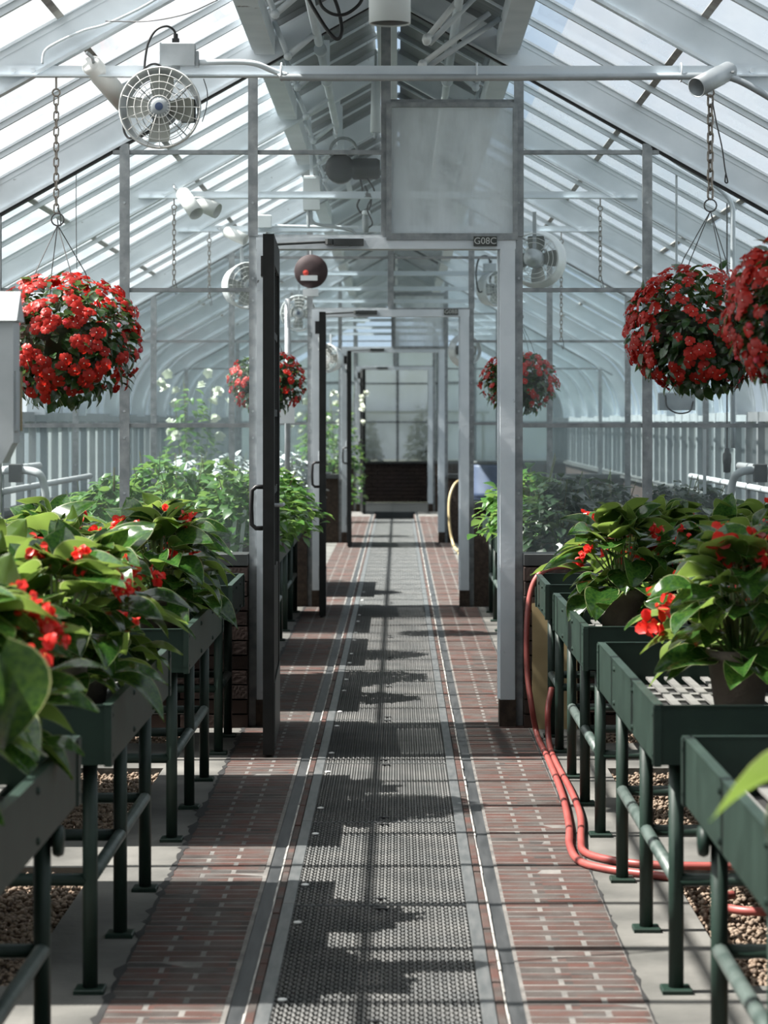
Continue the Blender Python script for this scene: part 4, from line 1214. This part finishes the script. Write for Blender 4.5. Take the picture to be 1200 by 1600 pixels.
# pendant cylinder at the ridge and the slim tube behind
pc = thing('pendant_cylinder', 'big white cylinder hanging at the ridge, open dark bottom', 'pendant', px(609, 37, 7.0))
MB().lathe([(.057, .0), (.060, .0), (.060, .26), (.02, .28), (.018, .27), (.057, .25)], 28, close=True).build('shell', 'white_clean', pc, True)
MB().lathe([(.056, .004), (.05, .03), (0, .035)], 24).build('inner_cap', 'black', pc, True)
MB().tube([(0, 0, .28), (0, 0, .83)], .012, 8).build('stem', 'white_paint', pc)
sl = thing('slim_tube', 'slim white tapered tube hanging beside the centre post', 'pendant', px(587, 207, 12.4))
MB().lathe([(.026, 0), (.028, .0), (.022, .27), (0, .275)], 16).build('shell', 'white_clean', sl, True)
MB().tube([(0, 0, -.03), (0, 0, .01)], .012, 8).build('tip', 'galv', sl)
MB().tube([(0, 0, .27), (0, 0, .42)], .006, 6).build('stem', 'galv', sl)
cord([px(478, -12, 9.3), px(487, 8, 9.3), px(510, 45, 9.3), px(526, 61, 9.3), px(534, 50, 9.3), px(530, 20, 9.35), px(520, -10, 9.4)], .0075, 'thick black cable loop hanging under the ridge')
cord([px(497, -10, 9.2), px(503, 10, 9.2), px(520, 22, 9.2), px(540, 22, 9.2), px(560, 8, 9.2), px(570, -10, 9.2)], .0065, 'second black cable loop beside the pendant cylinder')
# vent gear: shaft, lever arms with elbows
def vent_gear(s, sect, y0, y1, label):
    g = thing('vent_gear', label, 'vent gear', (0, 0, 0))
    sx, sz = XC + s * .30, 3.07
    MB().tube([(sx, y0, sz), (sx, y1, sz)], .019, 10).build('shaft', 'white_paint', g, True)
    y = y0 + .5; k = 0
    while y < y1 - .15:
        e = Vector((XC + s * .425, y, 2.965))
        MB().tube([(sx, y, sz), e], .0135, 8).build('lever', 'white_paint', g, True)
        MB().tube([e, (XC + s * .485, y + .02, 3.12)], .0115, 8).build('link_rod', 'white_paint', g, True)
        MB().lathe([(0, -.02), (.017, -.016), (.019, 0), (.017, .016), (0, .02)], 10, axis='y').build('elbow', 'white_paint', g, True, loc=e)
        if k % 2 == 0:
            MB().lathe([(.03, -.025), (.03, .025)], 12, axis='y').build('collar', 'white_paint', g, True, loc=(sx, y + .5, sz))
            MB().bar((sx, y + .5, sz), (sx, y + .5, bar_z(.30) + .02), .03, .03).build('hanger', 'white_paint', g)
        y += 1.1; k += 1
vent_gear(-1, 0, 7.9, 10.9, 'white vent opening shaft with V levers in front of the partition')
vent_gear(-1, 1, 11.1, 17.9, 'white vent opening shaft with V levers behind the partition')
vent_gear(1, 1, 11.1, 17.9, 'white vent gear on the shaded slope behind the partition')
g = thing('vent_gear', 'white vent gear with long tilted rods right of the pendant cylinder', 'vent gear', (0, 0, 0))
MB().tube([(XC + .30, 7.9, 3.07), (XC + .30, 10.9, 3.07)], .019, 10).build('shaft', 'white_paint', g, True)
for (a, e, z_) in (((667, 60), (740, -30), 9.9), ((660, 100), (765, 20), 10.4)):
    A = px(a[0], a[1], z_); B = px(e[0], e[1], z_)
    MB().tube([A, B], .0125, 8).build('rod', 'white_clean', g, True)
    MB().tube([A + Vector((.01, .08, -.01)), B + Vector((.05, .08, -.01))], .012, 8).build('rod', 'white_paint', g, True)
    MB().lathe([(0, -.02), (.019, -.014), (.02, .05), (.017, .09), (0, .094)], 10, axis='y').build('elbow', 'white_clean', g, True, loc=A)
# vent motor with cables behind the transom
vm = thing('vent_motor', 'dark geared vent motor behind the clear transom', 'motor', px(545, 264, 14.0))
MB().lathe([(0, -.10), (.05, -.095), (.062, -.08), (.062, .05), (.05, .07), (0, .07)], 18, axis='x').build('housing', 'black', vm, True, loc=(.11, 0, .0))
MB().lathe([(.05, -.06), (.085, -.05), (.085, .04), (.05, .05)], 18, axis='y').build('gear_case', 'black', vm, True, loc=(-.05, 0, .0))
MB().lathe([(.07, -.02), (.085, -.02), (.085, .02), (.07, .02)], 20, axis='y', close=True).build('chain_wheel', 'galv', vm, True, loc=(-.03, 0, .10))
MB().bar((-.05, 0, .08), (-.05, 0, .36), .03, .02).build('bracket', 'white_paint', vm)
eb = thing('electrical_box', 'white electrical panel box under the vent purlin', 'electrical box', px(487, 302, 14.2))
MB().cbox(-.047, .047, -.035, .035, -.10, .10, .004).build('body', 'white_clean', eb)
MB().box(-.049, .049, -.041, -.035, -.098, .085).build('cover', 'white_clean', eb)
MB().tube([(-.02, 0, -.10), (-.02, 0, -.20)], .01, 8).build('conduit_stub', 'grey_steel', eb)
MB().bar((0, .0, .10), (-.02, .0, .62), .02, .02).build('hanger', 'white_paint', eb)
cord([px(485, 328, 14.2), px(490, 348, 14.2), px(520, 354, 14.2), px(548, 360, 14.2), px(556, 366, 14.2)], .009, 'grey flexible conduit sagging below the white electrical box', 'conduit', 'grey_steel', name='conduit')
cord([px(562, 276, 14), px(566, 300, 14), px(558, 322, 14), px(570, 335, 14), px(580, 315, 14), px(570, 290, 14)], .006, 'tangled dark motor cable under the vent motor')
cord([px(572, 276, 14), px(585, 300, 13.9), px(574, 325, 13.9), px(582, 348, 13.9), px(576, 356, 13.9)], .005, 'dark cable ending in a grey plug under the vent motor')
pg = thing('cable_plug', 'grey cable plug hanging under the vent motor', 'plug', px(572, 347, 13.95))
MB().lathe([(.012, -.06), (.022, -.03), (.024, .02), (.02, .04), (.008, .05)], 12).build('body', 'galv', pg, True)
MB().lathe([(.02, .04), (.026, .05), (.02, .066)], 12).build('collar', 'white_clean', pg, True)
jb2 = thing('junction_box', 'pale junction box on the beam behind the clear transom', 'electrical box', px(412, 346, T3 - .05))
MB().cbox(-.05, .05, -.03, .03, -.04, .04, .004).build('body', 'white_clean', jb2)
MB().box(-.02, .0, -.01, .01, .04, .055).build('plug', 'lamp_white', jb2)
cord([px(430, 353, T3 - .036), px(470, 354, T3 - .036), px(530, 355, T3 - .036), px(560, 355, T3 - .036)], .01, 'pale conduit leaving the junction box behind the transom', 'conduit', 'white_paint', name='conduit')
jb3 = thing('junction_box', 'grey junction box with black cord inside the first doorway', 'electrical box', px(765, 418, 20.35))
MB().cbox(-.055, .055, -.03, .03, -.035, .035, .004).build('body', 'grey_steel', jb3)
MB().box(-.005, .02, -.01, .01, .035, .06).build('plug', 'black', jb3)
cord([px(766, 408, 20.3), px(760, 400, 20.3), px(748, 405, 20.3), px(744, 430, 20.3), px(748, 455, 20.3), px(757, 452, 20.3), px(760, 440, 20.3)], .008, 'black cord looping beside the distant junction box')
# dark red disc
dd = thing('alarm_disc', 'dark red round disc with white label past the door head', 'alarm', px(486, 424, 16.6))
MB().lathe([(0, -.03), (.06, -.028), (.108, -.012), (.115, 0), (.108, .006), (0, .008)], 32, axis='y').build('disc', 'disc_red', dd, True)
MB().box(-.07, .045, -.040, -.032, -.065, -.03).build('label_plate', 'white_clean', dd)
MB().lathe([(0, -.04), (.02, -.036), (.02, -.03)], 14, axis='y').build('red_lens', 'red_plastic', dd, loc=(-.035, 0, -.012))
MB().box(-.055, .05, -.03, .03, -.17, -.12).build('mount_box', 'white_clean', dd)
MB().tube([(0, .02, -.12), (0, .02, .25)], .01, 8).build('mount_rod', 'grey_steel', dd)
# sensor box at the frame edge
sb = thing('sensor_box', 'white gabled sensor box at the frame edge', 'sensor box', (-1.045, 6.1, 1.30))
MB().box(-.09, .088, -.05, .05, .02, .33).build('housing', 'box_grey', sb)
MB().prism([(-.09, .02), (.085, .02), (.06, -.03), (-.06, -.03)], -.05, .05).build('funnel', 'box_grey', sb)
m_ = MB(); v = [(-.10, -.065, .325), (.098, -.065, .325), (.098, .065, .325), (-.10, .065, .325), (-.10, 0, .40), (.098, 0, .40)]
m_.add(v, [(0, 1, 5, 4), (2, 3, 4, 5), (1, 2, 5), (3, 0, 4), (3, 2, 1, 0)]); m_.build('gable_roof', 'box_grey', sb)
MB().box(.088, .094, -.04, .03, .05, .20).build('side_plate', 'grey_steel', sb)
MB().box(.094, .098, .022, .03, .05, .20).build('yellow_edge', 'hose_tan', sb)
MB().tube([(0, 0, .39), (0, .18, TIE_Z - 1.30)], .006, 6).build('hanger_rod', 'grey_steel', sb)
# thin wires over the roof
cord([px(165, 33, 8.55), px(230, 33, 8.5), px(290, 22, 8.4), px(340, 0, 8.3)], .0022, 'thin grey wire sagging across the sunward roof', 'wire', 'wire', name='wire')
cord([px(66, 100, 8.6), px(70, 80, 8.6), px(90, 66, 8.6), px(130, 48, 8.6), px(165, 38, 8.6), px(215, 15, 8.6), px(250, -5, 8.6)], .005, 'pale cable clipped along the first rafter', 'cable', 'white_paint', name='cable')
cord([px(318, 123, 8.6), px(324, 145, 8.6), px(322, 170, 8.55), px(316, 190, 8.5)], .0018, 'thin safety wire from beam to fan rim', 'wire', 'wire', name='wire')
cord([px(1113, 158, 8.6), px(1119, 190, 8.6), px(1128, 230, 8.6), px(1133, 265, 8.6), px(1137, 284, 8.6), px(1133, 284, 8.6), px(1134, 272, 8.6)], .0026, 'black wire with end loop beside the heavy chain', 'wire', 'black', name='wire')
cord([px(1017, 225, 11.3), px(1060, 255, 11.3), px(1105, 282, 11.3), px(1130, 300, 11.3), px(1143, 320, 11.3), px(1145, 350, 11.3), px(1145, 480, 11.3), px(1145, 700, 11.3)], .012, 'pale conduit bending down behind the hose-side panes', 'conduit', 'white_paint', name='conduit')
cord([px(119, 270, 11.05), px(119, 340, 11.05), px(120, 420, 11.05)], .002, 'thin vertical wire by the partition rafter', 'wire', 'wire', name='wire')

# ================================================================== HOSES
def fpt(x, y, r): d = (EYE - r) * F / (y - 658); return Vector(((x - 622) * d / F, d, r))
def hose(pts, r, label, m='hose_red', name='garden_hose', bands=False):
    h = thing(name, label, 'hose', (0, 0, 0))
    sp = spline(pts, 10); MB().tube(sp, r, 10).build('tube', m, h, True)
    if bands:
        for k in range(12, len(sp) - 6, 17):
            t = (sp[k + 1] - sp[k - 1]).normalized(); MB().tube([sp[k] - t * .004, sp[k] + t * .004], r * 1.06, 10).build('band', 'disc_red', h, True)
    return h
HR = .0125
hose([px(905, 886, 10.78), px(868, 886, 10.72), px(842, 898, 10.68), px(828, 930, 10.66), px(823, 985, 10.62), px(824, 1050, 10.58), px(831, 1105, 10.52), fpt(840, 1150, HR), fpt(856, 1185, HR), fpt(878, 1240, HR), fpt(889, 1290, HR), fpt(890, 1320, HR), fpt(905, 1345, HR), fpt(945, 1357, HR), fpt(1010, 1366, HR), fpt(1090, 1375, HR), fpt(1170, 1379, HR), fpt(1250, 1378, HR)], HR,
     'red garden hose running from the wall tap down along the bench feet')
hose([px(862, 1075, 10.45), px(856, 1110, 10.4), fpt(858, 1160, HR), fpt(868, 1190, HR), fpt(892, 1235, HR), fpt(907, 1275, HR), fpt(908, 1312, HR), fpt(912, 1330, HR), fpt(940, 1341, HR), fpt(1000, 1350, HR), fpt(1080, 1353, HR), fpt(1160, 1353, HR), fpt(1240, 1350, HR)], HR,
     'second red hose lying against the first, on the bench side', bands=False)
c = fpt(1180, 1412, HR)
hose([c + Vector((.11 * math.cos(a), .14 * math.sin(a), .001 * k)) for k, a in enumerate([2.0 + q * .45 for q in range(9)])], HR, 'red hose loop end lying on the sunlit gravel', bands=False)
hose([px(735, 765, 26.2), px(716, 752, 26.2), px(703, 775, 26.1), px(702, 815, 26.0), px(708, 850, 25.9), fpt(716, 862, .014), fpt(720, 872, .014)], .014, 'tan hose hanging beside the third white jamb', 'hose_tan', bands=False)

# ================================================================== SECOND ROOM PLANTING
BLF = [small_leaf(k + 70, 'leaf', 'leaf_bush', .36)[1] for k in range(4)]
def bush(x, y, label, seed, base=FLOOR_Z, R=.24, H=.42, n=420, m='leaf_bush', single=0, sz=(.05, .085), name='bushy_plant', cat='plant', flowers=0, grp='bushy green plants behind the glass'):
    r = random.Random(seed)
    b = thing(name, label, cat, (x, y, base), (0, 0, r.uniform(0, 6)), group=grp)
    put('pot', pot_m, b)
    def place(q):
        th = q.uniform(0, 6.283); t = q.random() ** .6; h = q.uniform(.1, 1)
        rr = R * t * math.sqrt(max(.12, 1 - (h * .96 - .35) ** 2 / .45))
        p = Vector((rr * math.cos(th), rr * math.sin(th), .12 + H * h * (1 - .35 * t * t)))
        f = Vector((math.cos(th), math.sin(th), q.uniform(-.8, .5))) + Vector((q.uniform(-.7, .7), q.uniform(-.7, .7), 0))
        return p, f, Vector((q.uniform(-.4, .4), q.uniform(-.4, .4), 1)), q.uniform(*sz)
    scatter_leaves(seed, n - single, place, .36, 3).build('foliage', m, b, True, kind='stuff')
    for k in range(single):
        p, f, nn, s_ = place(r); p = Vector((p.x * 1.12, p.y * 1.12, p.z)); mm = frame(f, nn); mm.translation = p
        put('leaf', BLF[k % 4], b, mat4=mm @ Matrix.Diagonal((s_, s_, s_, 1)))
    st = MB()
    for k in range(7):
        th = r.uniform(0, 6.283); st.tube([(0, 0, .14), (R * .3 * math.cos(th), R * .3 * math.sin(th), .14 + H * .45), (R * .55 * math.cos(th), R * .55 * math.sin(th), .12 + H * r.uniform(.7, 1.15))], [.006, .004, .002], 5)
    st.build('stems', 'stem', b, kind='stuff')
    for k in range(flowers):
        th = r.uniform(0, 6.283); h = r.uniform(.72, 1.08)
        p = Vector((R * .95 * math.cos(th), R * .95 * math.sin(th), .12 + H * h))
        m2 = frame(Vector((r.uniform(-1, 1), r.uniform(-1, 1), .1)), Vector((math.cos(th), math.sin(th), .6))); m2.translation = p
        put('flower', WFL, b, mat4=m2 @ Matrix.Diagonal((.05, .05, .05, 1)))
    return b
bw = MB()
for lay in range(3):
    for k in range(5):
        a = k * 1.2566 + lay * .5; ca, sa = math.cos(a), math.sin(a); L_ = 1 - lay * .28; vv = []
        for t, ww in ((.05, .1), (.5, .45), (1.0, .25)):
            for cc in (-1, 0, 1):
                x, y_ = cc * ww, t * L_; vv.append((x * ca - y_ * sa, x * sa + y_ * ca, .12 * lay + .35 * t * t * (lay + .3)))
        bw.add(vv, [(i * 3 + j, i * 3 + j + 1, i * 3 + j + 4, i * 3 + j + 3) for i in range(2) for j in range(2)])
WFL = bw.mesh('flower', 'white_petal', True)
bush(-.80, 12.05, 'leafy pepper-like plant behind the glass beside the near dark door', 81, H=.43)
bush(-1.10, 12.3, 'bushy green plant behind the glass, second from the near dark door', 82, H=.44)
bush(-1.42, 12.1, 'bushy green plant behind the glass, under the impatiens basket', 83, H=.40)
bush(-1.62, 12.7, 'low green plant behind the glass, beside white heating pipes', 84, H=.30)
bush(-.95, 12.8, 'tall leafy plant in the second row behind the shaded-side glass', 85, H=.46)
bush(-1.28, 12.9, 'leafy plant in the back row behind the shaded-side glass', 86, H=.46)
bush(-.74, 13.05, 'fresh green plant seen through the doorway beside the near dark door', 87, R=.27, H=.40, n=420, single=150, sz=(.05, .09))
bush(-.74, 14.3, 'fresh green plant seen through the doorway, behind the first one', 88, R=.27, H=.40, n=420, single=60)
bush(.70, 13.0, 'fresh green plant overhanging the aisle beside the white jamb', 89, R=.29, H=.42, n=430, single=150, sz=(.05, .09))
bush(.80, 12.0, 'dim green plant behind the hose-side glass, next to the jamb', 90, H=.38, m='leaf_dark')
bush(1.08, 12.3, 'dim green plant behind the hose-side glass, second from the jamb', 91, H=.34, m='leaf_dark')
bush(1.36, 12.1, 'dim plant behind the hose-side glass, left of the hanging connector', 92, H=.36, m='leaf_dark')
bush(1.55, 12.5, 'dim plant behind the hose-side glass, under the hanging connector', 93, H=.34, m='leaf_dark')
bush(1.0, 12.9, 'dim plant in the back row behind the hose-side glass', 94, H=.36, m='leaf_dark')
bush(-.90, 19.5, 'silver grey dusty foliage plant seen through the first doorway', 95, R=.3, H=.42, n=500, m='silver_leaf', grp='silver foliage plants')
bush(-1.35, 19.6, 'silver grey dusty foliage plant behind the glass, beside the pole', 96, R=.3, H=.40, n=500, m='silver_leaf', grp='silver foliage plants')
bush(-1.75, 20.2, 'silver grey plant farthest from the doorway behind the glass', 97, R=.3, H=.38, n=400, m='silver_leaf', grp='silver foliage plants')
for (xx, yy, dd_, lab, sd) in ((322, 640, 20.6, 'tall shrub with pale blossoms behind the shaded-side glass', 98), (512, 640, 29.0, 'white blossoming shrub beyond the second doorway', 99), (548, 652, 33.0, 'white rose shrub by the farthest dark doors', 100)):
    c = px(xx, yy, dd_); bush(c.x - .12, dd_, lab, sd, base=0, R=.34, H=1.55, n=420, flowers=16, grp='white flowering shrubs', name='flowering_shrub', sz=(.06, .1))

# ================================================================== SMALL THINGS
for (xx, yy, lab) in ((367, 815, 'white plant label stake, nearer the dark door'), (381, 812, 'white plant label stake, right against the glass')):
    p = px(xx, yy, 11.9); o = MB().prism([(-.009, -.17), (.009, -.17), (.010, .045), (0, .052), (-.010, .045)], -.0008, .0008).build('plant_label', 'white_clean', None, loc=p, rot=(.12, .08, .3)); tag(o, lab, 'plant label', 'white plant label stakes')
sa = MB().lathe([(0, 0), (.055, 0), (.075, .022), (.078, .022), (.056, -.002), (0, -.002)], 24).build('plastic_saucer', 'glass_partition', None, True, loc=(.855, 6.05, FLOOR_Z + .004)); tag(sa, 'clear plastic saucer on the white lattice beside the large begonia pot', 'saucer')
bd = MB().box(-.10, .10, -.006, .006, 0, .56).build('leaning_board', 'hose_tan', None, loc=(.70, 10.86, 0), rot=(-.06, 0, 0)); tag(bd, 'tan board leaning on the brick base behind the short bench', 'board')
# pole with white boxes
pl = thing('sensor_pole', 'grey pole carrying two white boxes inside the first doorway', 'pole', (px(449, 600, 16.4).x, 16.4, .70))
MB().tube([(0, 0, 0), (0, 0, 1.50)], .018, 10).build('pole', 'grey_steel', pl, True)
for (z0, z1, w) in ((.82, 1.07, .036), (.66, .81, .05)):
    MB().cbox(-w, w, -.05, -.015, z0, z1, .004).build('box', 'white_clean', pl)
# heating pipes along the side walls
for s, w in ((-1, 'sunward'), (1, 'shaded')):
    h = thing('heating_pipe', f'white heating pipe with dark valve along the {w} side wall', 'pipe', (0, 0, 0))
    x = XC + s * 2.16; z = 1.10
    MB().tube(spline([(x - s * .3, 13.3, .72), (x - s * .28, 13.3, 1.02), (x - s * .22, 13.3, z), (x, 13.6, z), (x, 15, z)], 6), .022, 10).build('run', 'box_grey', h, True)
    MB().tube([(x, 13.5, z - .12), (x, 17.5, z - .12)], .02, 8).build('run', 'box_grey', h, True)
    MB().cbox(x - s * .12 - .035, x - s * .12 + .035, 13.3, 13.37, z - .06, z + .04, .004).build('valve', 'black', h)
    for yy in (13.6, 14.6):
        MB().bar((x, yy, 0), (x, yy, z), .02, .02).build('bracket', 'galv', h)
bx_ = thing('ballast_box', 'grey ballast box with dangling cable behind the hose-side glass', 'electrical box', px(1057, 627, 12.2))
MB().cbox(-.09, .09, -.04, .04, -.045, .045, .006).build('body', 'grey_steel', bx_)
MB().tube(spline([(-.06, -.045, .03), (-.05, -.05, -.03), (0, -.05, -.06), (.06, -.05, -.05), (.08, -.045, .0)], 8), .004, 6).build('cable', 'black', bx_, True)
MB().tube([(0, 0, .04), (0, 0, bar_z(abs(px(1057, 627, 12.2).x - XC)) + .012 - px(1057, 627, 12.2).z)], .006, 6).build('hanger_rod', 'grey_steel', bx_)
hc = thing('hanging_connector', 'black cord connector hanging behind the hose-side glass', 'connector', px(1136, 722, 12.2))
MB().lathe([(.0, -.055), (.018, -.05), (.02, -.01), (.022, 0), (.022, .04), (.014, .05), (.012, .07), (0, .07)], 12).build('body', 'black', hc, True)
pz = bar_z(abs(px(1136, 722, 12.2).x - XC)) + .012 - px(1136, 722, 12.2).z
MB().tube([(0, 0, .07), (0, 0, pz)], .004, 6).build('cord', 'black', hc)
ws = MB().box(-.008, .008, -.002, .002, 0, .32).build('white_stake', 'white_clean', None, loc=px(1101, 772, 12.0)); tag(ws, 'long white stake standing in the dim plants behind glass', 'stake')
dr = thing('blue_drum', 'blue plastic drum far beyond the second partition', 'drum', (1.0, 25.2, 0))
MB().lathe([(.0, 0), (.27, 0), (.28, .03), (.28, .3), (.295, .32), (.28, .34), (.28, .6), (.295, .62), (.28, .64), (.28, .9), (.26, .93), (0, .93)], 24).build('body', 'blue_plastic', dr, True)
MB().lathe([(.265, .93), (.265, .96), (.24, .965), (0, .96)], 24).build('lid', 'dark_motor', dr, True)

# dark shrubs and a shelf standing outside the frosted end wall
for (xx, yy, R_, H_, lab, sd) in ((-.50, Y_END + .32, .24, 1.35, 'dark shrub shadow behind the frosted end panes, near the doors', 121), (.42, Y_END + .36, .30, 1.62, 'large dark shrub shadow behind the frosted end panes', 122)):
    bush(xx, yy, lab, sd, base=0, R=R_, H=H_, n=700, m='leaf_dark', grp='shrubs outside the end wall', name='outdoor_shrub', sz=(.07, .12))
sh = thing('outdoor_shelf', 'dark shelf line behind the frosted end panes', 'shelf', (XC, Y_END + .22, 0))
MB().box(-1.6, 1.6, -.08, .08, 1.50, 1.55).build('board', 'dark_motor', sh)
for xx in (-1.5, 1.5): MB().box(xx - .03, xx + .03, -.03, .03, -.35, 1.50).build('leg', 'dark_motor', sh)
